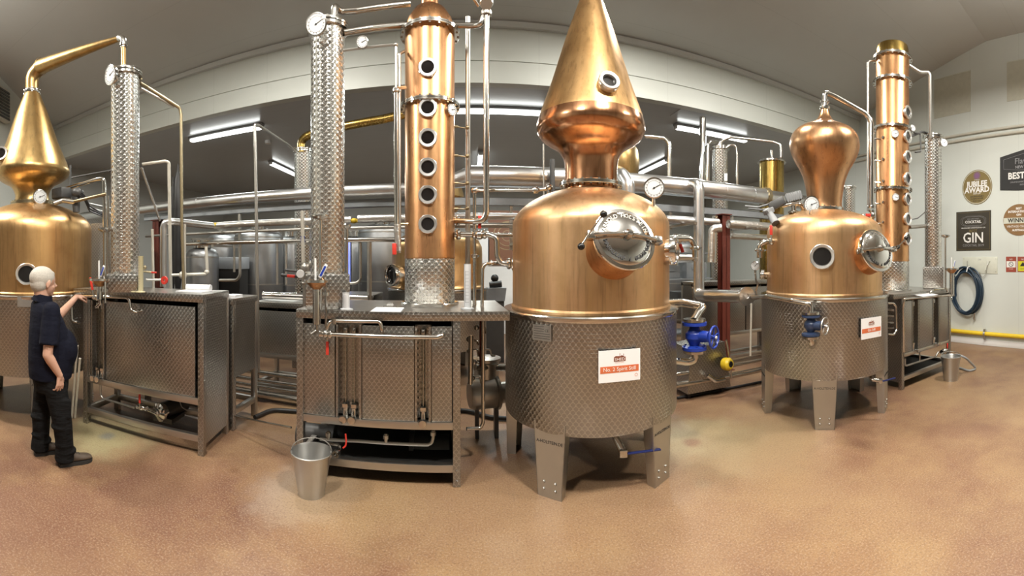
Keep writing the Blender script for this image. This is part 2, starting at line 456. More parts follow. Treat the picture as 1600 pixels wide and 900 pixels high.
def panel_mat(name, col, rough, joint=1.15, axis=0, metal=0.0, dark=.72, lw=.006):
    "insulated wall or ceiling panels with thin dark joints"
    m, nt, b = newmat(name)
    tc = N(nt, 'ShaderNodeTexCoord'); sp = N(nt, 'ShaderNodeSeparateXYZ'); nt.links.new(tc.outputs['UV'], sp.inputs[0])
    f = mth(nt, 'FRACT', mth(nt, 'DIVIDE', sp.outputs[axis], joint))
    line = mth(nt, 'LESS_THAN', f, lw / joint)
    n = noise(nt, .7, 4)
    c = mixc(nt, n, tuple(x * .92 for x in col), tuple(min(1, x * 1.06) for x in col))
    c = mixc(nt, mth(nt, 'MULTIPLY', line, .8), c, tuple(x * dark for x in col))
    nt.links.new(c, b.inputs['Base Color']); b.inputs['Roughness'].default_value = rough; b.inputs['Metallic'].default_value = metal
    return m
M['wall'] = panel_mat('white_wall_panels', (.66, .69, .65), .42, 1.15, 0, dark=.8)
M['ceil'] = panel_mat('white_ceiling_panels', (.62, .63, .62), .45, 1.15, 1, dark=.8)
M['lowceil'] = panel_mat('grey_low_ceiling_panels', (.50, .51, .52), .28, .30, 1, .25, dark=.75)
M['lowwall'] = panel_mat('low_room_wall_panels', (.48, .49, .47), .5, 1.15, 0, dark=.7)
M['emblem2'] = plain('brown_board', (.20, .09, .05), .45)
M['patch'] = plain('beige_panel', (.54, .53, .44), .5)
# ------------------------------------------------------------------ room shell
ZL, ZH, YB, YR = 4.65, 6.5, 6.72, 3.03      # low ceiling, tall ceiling, bulkhead plane, ridge
XL, XR = -9.0, lambda y: 8.61 + (y - 3.85) * .125
def quad(mb, pts, uvs): mb._face([mb.bm.verts.new(Vector(p)) for p in pts], uvs)
mb = MB(); mb.box(-11, 10.6, -9.2, 16.4, -.2, 0); mb.build('floor', M['floor'], struct=True)
ZS = 5.6
mb = MB(); mb.box(-9.3, 9.6, -9.2, YR, ZH, ZH + .1); mb.build('ceiling', M['ceil'], struct=True)
mb = MB(); L = math.hypot(YB - YR, ZH - ZS)
quad(mb, [(-10.6, YR, ZH), (-10.6, YB, ZS), (9.6, YB, ZS), (9.6, YR, ZH)], [(-9.3, 0.02), (-9.3, L), (9.6, L), (9.6, 0.02)])
quad(mb, [(-10.6, YR, ZH + .1), (9.6, YR, ZH + .1), (9.6, YB, ZS + .1), (-10.6, YB, ZS + .1)], [(0, 0)] * 4)
mb.build('sloped_ceiling', M['ceil'], struct=True)
mb = MB(); mb.box(-11, 10.2, YB, YB + .14, ZL, ZS + .5); mb.build('wall_upper', M['wall'], struct=True)
mb = MB(); mb.box(-11, 9.3, YB - .012, YB + .16, ZL - .015, ZL + .1); mb.build('trim_1', M['wall'], struct=True)
mb = MB(); mb.box(-10.2, 9.0, YB - .02, YB, ZL + .34, ZL + .37); mb.build('trim_2', M['wall'], struct=True)
mb = MB(); mb.box(-10.2, 9.0, YB - .07, YB - .003, ZS - .09, ZS); mb.build('trim_3', M['ceil'], struct=True)
mb = MB(); mb.box(-11, 10.2, YB + .1, 16.2, ZL, ZL + .12); mb.build('ceiling_low', M['lowceil'], struct=True)
mb = MB(); mb.prism([(-8.37, -9), (-8.37, 3.52), (-10.4, 7.0), (-10.52, 7.0), (-8.5, 3.5), (-8.5, -9)][::-1], 0, 6.8)
mb.build('wall_left', M['wall'], struct=True)
mb = MB(); mb.box(-10.6, -10.4, YB, 16.2, 0, ZL + .1); mb.build('wall_low_left', M['lowwall'], struct=True)
mb = MB(); mb.box(-10.6, 10.6, 16, 16.2, 0, ZL + .1); mb.build('wall_back', M['lowwall'], struct=True)
mb = MB(); mb.box(-9.2, 9.6, -9.15, -9, 0, 6.8); mb.build('wall_front', M['lowwall'], struct=True)
# right wall: slightly out of square
ang = math.atan(.125)
WR = Matrix.Translation((XR(0), 0, 0)) @ Matrix.Rotation(PI / 2 - ang, 4, 'Z')      # local x runs back along the wall, local y into it (away is -y)
mb = MB(); mb.box(-9.2, 16.5, -.15, 0, 0, 6.8, WR); mb.build('wall_right', M['wall'], struct=True)
mb = MB(); mb.box(-7.2, 8, 0, .035, 0, .13, WR, .006); mb.build('baseboard_right', M['white'], struct=True)
def wall_pt(px, py, off=0.0):
    "local point of the right wall frame seen at px,py"
    return hit(WR, px, py, off)
# crease trim on right wall / ceiling
# ------------------------------------------------------------------ shared fittings (parts)
def prof_px(cx, D, pts):
    "silhouette half-widths seen at image rows -> (radius, height) of a body of revolution at distance D"
    out = []
    for hw, py in pts:
        R = D * math.sin(hw / F); out.append((R, EYE - (py - HY) * math.sqrt(D * D - R * R) / F))
    return out
def radius_at(prof, z):
    best = 0
    for (r0, z0), (r1, z1) in zip(prof[:-1], prof[1:]):
        lo, hi = min(z0, z1), max(z0, z1)
        if lo <= z <= hi and hi > lo: best = max(best, r0 + (r1 - r0) * (z - z0) / (z1 - z0))
    return best
def on_surf(root, prof, px, py):
    "first local point and outward normal where the sight line meets a body of revolution"
    Mi = MW[root.name].inverted(); o = Mi @ Vector((0, 0, EYE)); d = (Mi.to_3x3() @ ray(px, py)).normalized()
    t = max(0, o.length - 2.5); p = o
    for i in range(6000):
        p = o + d * t
        if math.hypot(p.x, p.y) <= radius_at(prof, p.z): break
        t += .002
    a = math.atan2(p.y, p.x); e = .01
    dr = (radius_at(prof, p.z + e) - radius_at(prof, p.z - e)) / (2 * e); dr = max(-3, min(3, dr))
    return p, Vector((math.cos(a), math.sin(a), -dr)).normalized()

def sight_glass(root, p, n, R=.083, rg=.055, h=.05, name='sight_glass'):
    A = axisM(p, n)
    mb = MB(); mb.lathe([(R * .86, -.05), (R * .86, h * .4), (R, h * .4), (R, h * .88), (R * .95, h), (rg * 1.06, h * .96), (rg, h * .8), (rg, h * .5), (0, h * .5)], A, 32)
    for k in range(4):
        a = 2 * PI * (k + .3) / 4; mb.box(-.006, .005, -.009, .009, h * .5, h * .8, A @ Matrix.Rotation(a, 4, 'Z') @ Matrix.Translation((R, 0, 0)))
    fr = mb.build(name, M['alu' if name == 'sight_glass' else 'chrome'], root)
    g = MB(); g.lathe([(rg * .99, h * .62), (0, h * .66)], A, 28); g.build('glass', M['glass_dark'], fr)
    return fr

def dial(root, p, n, R=.09, stem=None, name='dial_thermometer', needle=.6, depth=.035):
    "round dial: case, white face, needle; stem = point it is screwed to"
    A = axisM(p, n)
    mb = MB(); mb.lathe([(0, -depth), (R * .9, -depth), (R * .97, -depth * .6), (R, .0), (R, .006), (R * .9, .008), (R * .88, .002), (0, .002)], A, 32)
    if stem is not None: mb.cyl(Vector(p) - Vector(n).normalized() * depth * .6, stem, .011, .014, 12)
    c = mb.build(name, M['chrome'], root)
    f = MB(); f.lathe([(R * .88, .0035), (0, .0036)], A, 28); fo = f.build('dial_face', M['dial'], c)
    k = MB()
    for i in range(13):
        a = math.radians(-225 + i * 22.5)
        k.box(R * .68, R * .80, -.0018, .0018, .0036, .005, A @ Matrix.Rotation(a, 4, 'Z'))
    k.disc_ring(A, R * .672, R * .69, .0036, .0045, 40); k.build('dial_marking', M['ink'], c); k = MB()
    k.box(-R * .15, R * .66, -.0025, .0025, .005, .007, A @ Matrix.Rotation(needle, 4, 'Z'))
    k.lathe([(0, .008), (R * .09, .007), (R * .09, .004)], A, 12); k.build('needle', M['ink'], c)
    return c

def bolt_ring(mb, Mx, R, n, z, s=.009, h=.012):
    for k in range(n):
        mb.box(-s, s, -s, s, z, z + h, Mx @ Matrix.Rotation(2 * PI * k / n, 4, 'Z') @ Matrix.Translation((R, 0, 0)))

def flange(root, z, R, th=.03, Mx=None, bolts=16, name='flange', r0=.0, mat=None, dark=True):
    mb = MB(); Mx = Mx or Matrix.Identity(4)
    mb.lathe([(r0, z - th), (R * .985, z - th), (R, z - th * .9), (R, z - th * .56), (R * .975, z - th * .55), (R * .975, z - th * .45), (R, z - th * .44), (R, z - th * .08), (R * .985, z), (r0, z)], Mx, 48, closed=r0 > 0)
    bolt_ring(mb, Mx, R * .94, bolts, z, h=.01); bolt_ring(mb, Mx, R * .94, bolts, z - th - .01, h=.01)
    return mb.build(name, mat or M['steel'], root)

def ball_valve(root, p, along, handle_dir, L=.12, r=.022, hl=.13, world=False, name='ball_valve', red=True, hmat=None):
    "valve body on a pipe with a lever handle"
    p = Vector(p); a = Vector(along).normalized(); h = Vector(handle_dir).normalized()
    mb = MB()
    A = axisM(p - a * L / 2, a)
    mb.lathe([(0, 0), (r * 1.25, 0), (r * 1.25, L * .14), (r * .9, L * .16), (r * 1.1, L * .3), (r * 1.5, L * .42), (r * 1.5, L * .58), (r * 1.1, L * .7), (r * .9, L * .84), (r * 1.25, L * .86), (r * 1.25, L), (0, L)], A, 16)
    side = a.cross(h)
    if side.length < .1: side = a.cross(Vector((0, 1, 0))) if abs(a.y) < .9 else a.cross(Vector((1, 0, 0)))
    side.normalize()
    if MW[root.name].to_3x3() @ side @ Vector(MW[root.name].translation if MW[root.name].translation.length else (0, 1, 0)) > 0 if False else False: side = -side
    mb.cyl(p, p + side * r * 2.2, r * .4, n=10)
    v = mb.build(name, M['steel'], root, world=world)
    q = p + side * r * 2.2
    k = MB(); k.bar(q - h * .012, q + h * hl * .45, r * .55, .004, up=side); k.build('lever', M['steel'], v, world=world)
    k = MB(); k.bar(q + h * hl * .38, q + h * hl, r * 1.1, .012, up=side, bev=.004); k.build('lever_grip', hmat or (M['red'] if red else M['steel']), v, world=world)
    return v

def clamp(mb, p, n, r):
    "tri-clamp ferrule on a tube"
    mb.lathe([(0, -.018), (r * 1.3, -.018), (r * 1.7, -.008), (r * 1.7, .008), (r * 1.3, .018), (0, .018)], axisM(p, n), 18)
    A = axisM(p, n); mb.box(r * 1.55, r * 2.3, -.008, .008, -.009, .009, A)

LEG_TXT = 'A-HOLSTEIN.DE'
def still_legs(root, R, zt, angles, wt=.28, wb=.21, detail=True):
    for k, a in enumerate(angles):
        A = Matrix.Rotation(math.radians(a), 4, 'Z')           # leg face looks along -Y at angle 0
        y = -R; d = .11
        mb = MB()
        for s in (-1, 1):
            pts = [(s * wt / 2, y, zt), (s * wb / 2, y, 0), (s * (wb / 2 - .012), y + d * .75, 0), (s * (wt / 2 - .012), y + d, zt)]
            vs = [A @ Vector(p) for p in pts]; q = [A @ Vector((p[0] - s * .006, p[1], p[2])) for p in pts]
            a1 = [mb.bm.verts.new(v) for v in vs]; b1 = [mb.bm.verts.new(v) for v in q]
            mb._face(a1); mb._face(b1[::-1])
            for i in range(4): mb._face([a1[i], a1[(i+1) % 4], b1[(i+1) % 4], b1[i]])
        f = [A @ Vector(p) for p in [(-wt / 2, y, zt), (wt / 2, y, zt), (wb / 2, y, 0), (-wb / 2, y, 0)]]
        g = [A @ Vector(p) for p in [(-wt / 2, y + .008, zt), (wt / 2, y + .008, zt), (wb / 2, y + .008, 0), (-wb / 2, y + .008, 0)]]
        a1 = [mb.bm.verts.new(v) for v in f]; b1 = [mb.bm.verts.new(v) for v in g]
        mb._face(a1); mb._face(b1[::-1])
        for i in range(4): mb._face([a1[i], a1[(i+1) % 4], b1[(i+1) % 4], b1[i]])
        if detail:
            for sx in (-.05, .05):
                for z in (.06, .115): mb.lathe([(.012, 0), (.012, .006), (.008, .01), (0, .01)], A @ axisM((sx, y, z), (0, -1, 0)), 10)
        leg = mb.build('leg', M['steel_dull'], root)
        if detail:
            text_mesh('stamped_lettering', LEG_TXT, .034, A @ axisM((0, y - .001, zt * .74), (0, -1, 0)), M['ink'], leg, sx=.95)

def pot_still(label, cx, D, prof, rim_z=1.385, bot_z=.49, R=.775, Rc=.72, legs=(0, 72, 144, 216, 288), mats=('copper_pale', 'copper'), nring=1, group=None, neck_split=None, cap=True, detail=True, head=None):
    """prof: copper profile (radius, height) from the rim up. neck_split: index where the helmet starts"""
    root = thing('pot_still', label, 'still', frame(cx, D), group)
    mb = MB(); mb.lathe([(0, bot_z + .02), (R - .05, bot_z + .005), (R - .01, bot_z), (R, bot_z + .02), (R, rim_z - .03)], None, 96, .045); mb.build('jacket', M['scale'], root)
    mb = MB(); mb.lathe([(R - .01, rim_z - .045), (R + .012, rim_z - .045), (R + .018, rim_z - .03), (R + .018, rim_z - .01), (R + .01, rim_z), (Rc - .02, rim_z + .004)], None, 96); mb.build('jacket_rim', M['steel'], root)
    mb = MB(); mb.lathe([(Rc + .006, rim_z + .0), (Rc + .012, rim_z + .02), (Rc, rim_z + .035)] + prof[:neck_split], None, 96); mb.build('boiler', M[mats[0]], root)
    zr = prof[neck_split][1]; rn = prof[neck_split][0]
    if head: mb = MB(); mb.lathe(prof[neck_split:head + 1], None, 72); mb.build('helmet_neck', M['copper_neck'], root)
    mb = MB(); mb.lathe(prof[head or neck_split:] + ([(0, prof[-1][1])] if cap else []), None, 72); mb.build('helmet', M[mats[1]], root)
    still_legs(root, R - .01, bot_z + .08, legs, detail=detail)
    return root
def smoothprof(p, n=4):
    "Catmull-Rom through the profile points"
    out = []
    for i in range(len(p) - 1):
        a, b, c, d = p[max(i-1, 0)], p[i], p[i+1], p[min(i+2, len(p)-1)]
        for k in range(n):
            t = k / n
            out.append(tuple(.5 * ((2*b[j]) + (-a[j]+c[j])*t + (2*a[j]-5*b[j]+4*c[j]-d[j])*t*t + (-a[j]+3*b[j]-3*c[j]+d[j])*t**3) for j in (0, 1)))
    out.append(p[-1]); return out

def manhole(root, p, n, R=.23, L=.17, bar_tilt=0.0, ball_side=-1, mirror_top='ARNOLD HOLSTEIN', bottom='MARKDORF / BODENSEE', scale=1.0):
    "round manway: copper collar, domed polished lid, clamp bar with two black ball levers"
    A = axisM(p, n)
    mb = MB(); mb.lathe([(R * 1.0, -.35), (R * .98, L * .55), (R * .94, L * .62), (R * .94, L * .7), (R, L * .72), (R * 1.0, L * .9)], A, 56); col = mb.build('manway_collar', M['copper_red'], root)
    mb = MB(); mb.lathe([(R * .9, L * .84), (R * 1.06, L * .86), (R * 1.08, L * .92), (R * 1.06, L), (R * .95, L + .004), (R * .93, L + .0), (R * .90, L + .006), (R * .62, L + .032), (R * .35, L + .045), (0, L + .05)], A, 56); lid = mb.build('manway_lid', M['chrome'], root)
    # arc lettering on the lid's shoulder
    for body, a0, sgn in ((mirror_top, 90, 1), (bottom, -90, -1)):
        if not body: continue
        st = 10.2 if sgn > 0 else 8.6; n_ = len(body)
        for i, ch in enumerate(body):
            if ch == ' ': continue
            ang = math.radians(a0 - sgn * (i - (n_ - 1) / 2) * st)
            rr = R * .76
            Mt = A @ Matrix.Translation((rr * math.cos(ang), rr * math.sin(ang), L + .0215)) @ Matrix.Rotation(ang - PI / 2 if sgn > 0 else ang + PI / 2, 4, 'Z')
            text_mesh('lid_lettering', ch, R * .20, Mt, M['steel_dull'] if sgn > 0 else M['ink'], lid, extrude=.004, bold=.001)
    B = A @ Matrix.Rotation(bar_tilt, 4, 'Z')
    mb = MB(); w2 = R * 1.18
    pts = [(-w2, 0, L + .01), (-R * .8, 0, L + .04), (0, 0, L + .085), (R * .8, 0, L + .04), (w2, 0, L + .01)]
    mb.tube([B @ Vector(q) for q in pts], .016, .1, 10)
    mb.box(-w2 - .03, -w2 + .03, -.03, .03, L - .03, L + .03, B, .006); mb.box(w2 - .03, w2 + .03, -.03, .03, L - .03, L + .03, B, .006)
    mb.lathe([(0, L + .05), (.034, L + .05), (.034, L + .085), (.02, L + .1), (0, L + .1)], B, 16); mb.box(-.045, .045, -.012, .012, L + .08, L + .1, B, .004)
    br = mb.build('clamp_bar', M['steel'], root)
    s = ball_side
    c = B @ Vector((s * (w2 + .02), 0, L + .04))
    return A, B, c, br, L

def levers(root, br, c, q1, q2, r=.026):
    for q in (q1, q2):
        mb = MB(); mb.tube([c, c + (Vector(q) - c) * .95], .007, 0, 8); lv = mb.build('lever', M['steel'], br)
        mb = MB(); mb.ball(q, r, n=20); mb.build('ball_knob', M['blackpl'], lv)
# ------------------------------------------------------------------ still number 2, right of centre, the largest in view
cx, D = 923.5, 3.9
P3 = prof_px(cx, D, [(122.5, 370), (122.5, 352), (120, 343), (112, 331), (99, 320), (84, 311.5), (68, 305), (52, 300.5), (43, 299)])
RC3 = P3[0][0]
low = [(RC3, 1.45)] + smoothprof(P3, 3)
up = prof_px(cx, D, [(42, 298), (41, 285), (41, 262), (44, 247), (53, 234), (66, 225.5), (78, 216.5), (84, 207), (85, 198), (82, 186)]) 
up = smoothprof(up, 4)
cone = prof_px(cx, D, [(81, 182), (62.5, 132), (36, 50), (18, 1)])
p3 = low + up + cone
st2 = pot_still('big copper pot still with cone head, No. 2 Spirit Still sign on its steel jacket', cx, D, p3, R=.785, Rc=RC3, legs=(-24, 48, 120, 192, 264), mats=('copper_pale', 'copper_gold'), neck_split=len(low), head=len(low) + len(up) - 1)
flange(st2, EYE + (HY - 286) * 3.86 / F, 3.86 * 50 / F, .035, name='neck_flange', bolts=24, r0=.2)
zt3 = cone[-1][1]
flange(st2, zt3 + .02, .115, .05, name='head_flange', bolts=8)
mb = MB(); mb.tube([(0, 0, zt3), (0, 0, zt3 + .6), (0, 0, 6.2)], .095, .25, 20); mb.build('vapour_pipe', M['copper_gold'], st2)
full3 = p3
p, n = on_surf(st2, full3, 949, 133); sight_glass(st2, p - n * .01, n, .09, .058, .075)
# manway with lid
p, n = on_surf(st2, [(RC3, 1.4), (RC3, 2.6)], 968, 390)
n = Vector((.33, -.86, .38)).normalized()
A, B, c, br, L = manhole(st2, Vector((.195, -.70, 1.905)), n, .228, .16, -.05)
def M3(px, py, dy): return hit(MW[st2.name], px, py, dy)
levers(st2, br, c, M3(943, 334.5, -1.02), M3(908, 385, -1.0), .026)
# dial on the shoulder
g = M3(1022, 293.5, -.42); p, n = on_surf(st2, full3, 1021, 322)
dial(st2, g, (-.10, -1, -.12), .088, p, needle=.5)
# side glass pointing right, elbow with red lever
sg = Vector((RC3 - .03, -.12, EYE + (HY - 393) * 3.8 / F))
nn = Vector((.93, -.37, 0)).normalized(); sight_glass(st2, Vector((.66, -.27, sg.z)), nn, .125, .098, .09, name='side_sight_glass')
mb = MB(); z0 = EYE + (HY - 373) * 4.0 / F
mb.tube([(.62, .02, z0), M3(1080, 373, .12), M3(1086, 385, .12), M3(1086, 402, .12)], .03, .09, 14); clamp(mb, M3(1086, 388, .12), (0, 0, 1), .03); eb = mb.build('outlet_elbow', M['steel'], st2)
ball_valve(st2, M3(1062, 373, .12), (1, 0, 0), Vector((.35, 0, -1)), .12, .03, .14)
mb = MB(); mb.tube([M3(1050, 403, .3), M3(1086, 402, .3), M3(1086, 408, .3)], .03, .05, 12); mb.build('return_stub', M['steel_dull'], st2)
# jacket pipe going over the rim into the big blue valve
mb = MB()
mb.tube([M3(1046, 474, .15), M3(1068, 473, .1), M3(1100, 479, .0), M3(1092, 488, -.05), M3(1085, 500, -.1)], .04, .09, 14)
mb.disc_ring(axisM(M3(1085, 500, -.1), (0, 0, 1)), 0, .105, -.012, .012); mb.build('jacket_pipe', M['steel'], st2); mb = MB()
mb.tube([M3(1086, 550, -.1), M3(1086, 563, -.1), M3(1074, 566, -.1), M3(1046, 562, -.15)], .033, .09, 14)
mb.disc_ring(axisM(M3(1085, 549, -.1), (0, 0, 1)), 0, .105, -.012, .012)
mb.build('condensate_pipe', M['steel'], st2)
mb = MB(); z1, z2 = M3(1085, 503, -.1), M3(1085, 546, -.1)
A = axisM(z2, (0, 0, 1)); H = z1.z - z2.z
mb.lathe([(0, 0), (.115, 0), (.115, .028), (.045, .04), (.06, H * .28), (.085, H * .42), (.085, H * .6), (.06, H * .72), (.045, H - .04), (.115, H - .028), (.115, H), (0, H)], A, 28)
bolt_ring(mb, A, .095, 8, .028); 
nv = Vector((.75, -.66, 0)).normalized(); cc = z2 + Vector((0, 0, H * .5)); mb.cyl(cc, cc + nv * .15, .06, .05, 20); mb.cyl(cc + nv * .15, cc + nv * .2, .02, n=10)
v = mb.build('steam_valve', M['blue'], st2)
def handwheel(parent, c, n, R, m=M['blue'], rt=.011, spokes=5):
    A = axisM(c, n); mb = MB(); mb.lathe([(R + rt * math.cos(a), rt * math.sin(a)) for a in [2 * PI * k / 8 for k in range(8)]], A, 36, closed=True)
    for k in range(spokes):
        a = 2 * PI * k / spokes + .3; mb.tube([A @ Vector((0, 0, -.005)), A @ Vector((R * math.cos(a), R * math.sin(a), 0))], rt * .6, 0, 6)
    mb.lathe([(0, .018), (rt * 1.6, .015), (rt * 1.6, -.02), (0, -.02)], A, 12)
    w_ = mb.build('handwheel', m, parent); k = MB(); k.lathe([(0, .03), (rt * 1.2, .028), (rt * 1.2, .015)], A, 10); k.build('wheel_nut', M['white'], w_); return w_
handwheel(v, cc + nv * .2, nv, .098)
# sign on the jacket
def jacket_sign(root, cx, D, R, px0, px1, py0, py1, title, tilt=0):
    a = hit(MW[root.name], (px0 + px1) / 2, (py0 + py1) / 2, -R)
    mid = (px0 + px1) / 2; 
    # solve the angle on the cylinder
    Mi = MW[root.name].inverted(); o = Mi @ Vector((0, 0, EYE)); d = (Mi.to_3x3() @ ray(mid, (py0 + py1) / 2)); t = 0
    while True:
        q = o + d * t
        if math.hypot(q.x, q.y) <= R + .004: break
        t += .002
    n = Vector((q.x, q.y, 0)).normalized(); A = axisM(q + n * .012, n)
    dist = t; w2 = (px1 - px0) / F * dist / 2 / max(.3, n.dot(-d.normalized())) * 1.0; h2 = (py1 - py0) / F * dist / 2
    mb = MB(); mb.box(-w2, w2, -h2, h2, -.004, .0, A); s = mb.build('sign_plate', M['paper'], root)
    mb = MB(); mb.box(-w2 * .92, w2 * .92, -h2 * .42, -h2 * .0, .0002, .0012, A); mb.build('orange_band', M['orange_ink'], s)
    text_mesh('sign_lettering', title, h2 * .34, A @ Matrix.Translation((0, -h2 * .21, .0022)), M['white_ink'], s, .0005)
    mb = MB(); mb.box(-w2 * .28, w2 * .28, h2 * .28, h2 * .55, .0004, .0014, A); mb.prism([(-w2 * .26, h2 * .55), (w2 * .22, h2 * .55), (w2 * .1, h2 * .66), (w2 * .05, h2 * .6), (-w2 * .2, h2 * .62)], .0004, .0014, A)
    mb.box(w2 * .0, w2 * .02, h2 * .6, h2 * .78, .0004, .0014, A); mb.box(w2 * .18, w2 * .2, h2 * .58, h2 * .74, .0004, .0014, A); mb.build('emblem', M['emblem'], s)
    text_mesh('emblem_lettering', 'SHED', h2 * .26, A @ Matrix.Translation((0, h2 * .4, .002)), M['white_ink'], s, .0005, sx=1.1)
    text_mesh('small_lettering', 'DISTILLERY', h2 * .08, A @ Matrix.Translation((0, h2 * .2, .001)), M['orange_ink'], s, .0003, spacing=1.5)
    mb = MB(); mb.disc_ring(A @ Matrix.Translation((w2 * .8, -h2 * .66, 0)), h2 * .08, h2 * .1, .0003, .001, 20); mb.build('round_mark', M['orange_ink'], s)
    return s
M['emblem'] = plain('dark_orange_print', (.22, .06, .03), .5, var=.6, scale=40)
jacket_sign(st2, cx, D, .785, 936, 999, 546, 595.5, 'No. 2 Spirit Still')
# maker's plate
q = None
Mi = MW[st2.name].inverted(); o = Mi @ Vector((0, 0, EYE)); d = Mi.to_3x3() @ ray(847, 520); t = 2
while math.hypot(*(o + d * t).xy) > .79: t += .002
q = o + d * t; n = Vector((q.x, q.y, 0)).normalized(); A = axisM(q + n * .004, n)
mb = MB(); mb.box(-.085, .085, -.06, .06, -.006, 0, A); pl = mb.build('maker_plate', M['galv'], st2)
text_mesh('plate_lettering', 'CE', .03, A @ Matrix.Translation((.045, .018, .001)), M['ink'], pl, .0004)
mb = MB()
for i in range(6): mb.box(-.075, .075 if i > 2 else .02, .046 - i * .018, .049 - i * .018, .0002, .0008, A)
mb.build('plate_print', M['ink'], pl)
# drain valve under the jacket with the long blue lever
a0, a1 = M3(962, 684, -.55), M3(974, 707, -.62)
mb = MB(); mb.tube([(a0.x - .02, a0.y + .35, .56), a0, a1], .03, .05, 12); mb.box(a1.x - .03, a1.x + .03, a1.y - .03, a1.y + .02, a1.z - .03, a1.z + .03, None, .006); dv = mb.build('drain_valve', M['steel'], st2)
b1 = M3(1032, 702, -.58)
mb = MB(); mb.bar(a1 + Vector((.03, -.02, 0)), b1, .03, .012, bev=.004); mb.build('drain_lever', M['blue_dark'], dv)
# left side: fitting that takes the pipe from the tall column
mb = MB(); q = M3(800, 412, .05); mb.tube([(q.x + .12, q.y, q.z), (q.x - .01, q.y, q.z)], .03, 0); clamp(mb, (q.x + .02, q.y, q.z), (1, 0, 0), .045); mb.build('inlet_stub', M['steel'], st2)
# fitting on the dome, left
q = M3(858, 303, .0); mb = MB(); mb.tube([(q.x, q.y, q.z - .12), (q.x, q.y, q.z + .05)], .022, 0); mb.ball((q.x, q.y, q.z + .06), .035); mb.tube([(q.x, q.y, q.z + .05), M3(846, 296, .0), M3(836, 297, .0)], .018, .03); clamp(mb, M3(838, 297, 0), (1, 0, 0), .02); mb.build('dome_fitting', M['steel'], st2)

# ------------------------------------------------------------------ gin still, right
cx, D = 1288.5, 5.28
P4 = prof_px(cx, D, [(90, 375), (90, 366), (88, 356), (81, 347), (68, 340), (54, 335), (40, 331.5), (30, 330)])
RC4 = P4[0][0]; low = [(RC4, 1.45)] + smoothprof(P4, 3)
up = smoothprof(prof_px(cx, D, [(28, 329), (27, 318), (29, 300), (33, 281), (39, 266), (47, 252), (53, 238), (55, 226), (52, 213), (43, 203), (29, 196.5), (17, 191), (10, 183), (7, 175), (6, 169)]), 4)
p4 = low + up
gs = pot_still('copper pot still with onion head and Gin Still sign, right of centre', cx, D, p4, rim_z=1.405, bot_z=.515, R=.785, Rc=RC4, legs=(0, 72, 144, 216, 288), mats=('copper_pale', 'copper_red'), neck_split=len(low))
flange(gs, EYE + (HY - 325) * 5.26 / F, 5.26 * 30 / F, .035, name='neck_flange', bolts=20, r0=.15)
def M4(px, py, dy): return hit(MW[gs.name], px, py, dy)
zt = up[-1][1]
mb = MB(); mb.lathe([(0, zt - .02), (.058, zt - .02), (.065, zt), (.065, zt + .02), (.045, zt + .03), (.045, zt + .06), (.06, zt + .07), (.06, zt + .09), (0, zt + .09)], None, 24)
mb.tube([(0, 0, zt), (0, 0, zt + .2), (.12, .05, zt + .17), M4(1353, 178, .25), M4(1361, 190, .25), M4(1361.5, 326, .25)], .036, .14, 14)
mb.lathe([(0, 0), (.05, 0), (.055, .02), (.05, .04), (0, .04)], axisM(M4(1361.5, 326, .25), (0, 0, 1)), 16)
mb.build('vapour_pipe', M['steel'], gs)
a = M4(1362, 328, .25)
ball_valve(gs, a - Vector((0, 0, .08)), (0, 0, 1), (-1, -.3, 0), .16, .036, .12)
mb = MB(); mb.tube([a - Vector((0, 0, .15)), a - Vector((0, 0, .26)), M4(1352, 350, .2), M4(1350, 356, .1)], .03, .08); mb.tube([a - Vector((0, 0, .17)), M4(1345, 337, .2), M4(1328, 333, .1)], .02, .04); clamp(mb, M4(1348, 338, .2), (1, 0, 0), .025); mb.build('reflux_fitting', M['steel_dull'], gs)
p, n = on_surf(gs, p4, 1285, 401); sight_glass(gs, p - n * .01, n, .135, .095, .07)
A, B, c, br, L = manhole(gs, Vector((.50, -.50, EYE + (HY - 397) * 4.8 / F)), Vector((.60, -.74, .30)).normalized(), .232, .14, 0.06, 1)
levers(gs, br, c, M4(1403, 386, -.35), M4(1416, 372, -.35), .026)
g = M4(1268, 319.5, -.3); p, n = on_surf(gs, p4, 1266, 336); dial(gs, g, (.45, -.9, -.1), .102, p, needle=.4)
jacket_sign(gs, cx, D, .785, 1345, 1376, 496, 528, 'Gin Still')
# left inlet with red lever, small pressure dial
mb = MB(); q0 = M4(1215, 378, -.35)
mb.tube([M4(1222, 378, -.25), M4(1196, 377, -.42), M4(1187, 383, -.42), M4(1187, 403, -.42)], .034, .08, 14); clamp(mb, M4(1187, 391, -.42), (0, 0, 1), .034); clamp(mb, M4(1214, 378, -.35), (1, 0, 0), .034); mb.build('inlet_elbow', M['steel'], gs)
ball_valve(gs, M4(1206, 377, -.4), (1, 0, 0), (0, 0, 1), .12, .03, .18)
dial(gs, M4(1180, 415.5, -.3), (-.1, -1, 0), .055, M4(1180, 428, -.3), needle=.8, name='pressure_dial')
mb = MB(); mb.tube([M4(1180, 422, -.3), M4(1181, 436, -.3), M4(1184, 445, -.3), M4(1181, 455, -.3), M4(1182, 461, -.3)], .012, .02, 8); mb.disc_ring(axisM(M4(1192, 429, -.25), (1, 0, 0)), 0, .06, -.02, .02); mb.tube([M4(1188, 429, -.25), M4(1204, 430, -.2)], .035, 0); mb.build('dial_siphon', M['steel'], gs)
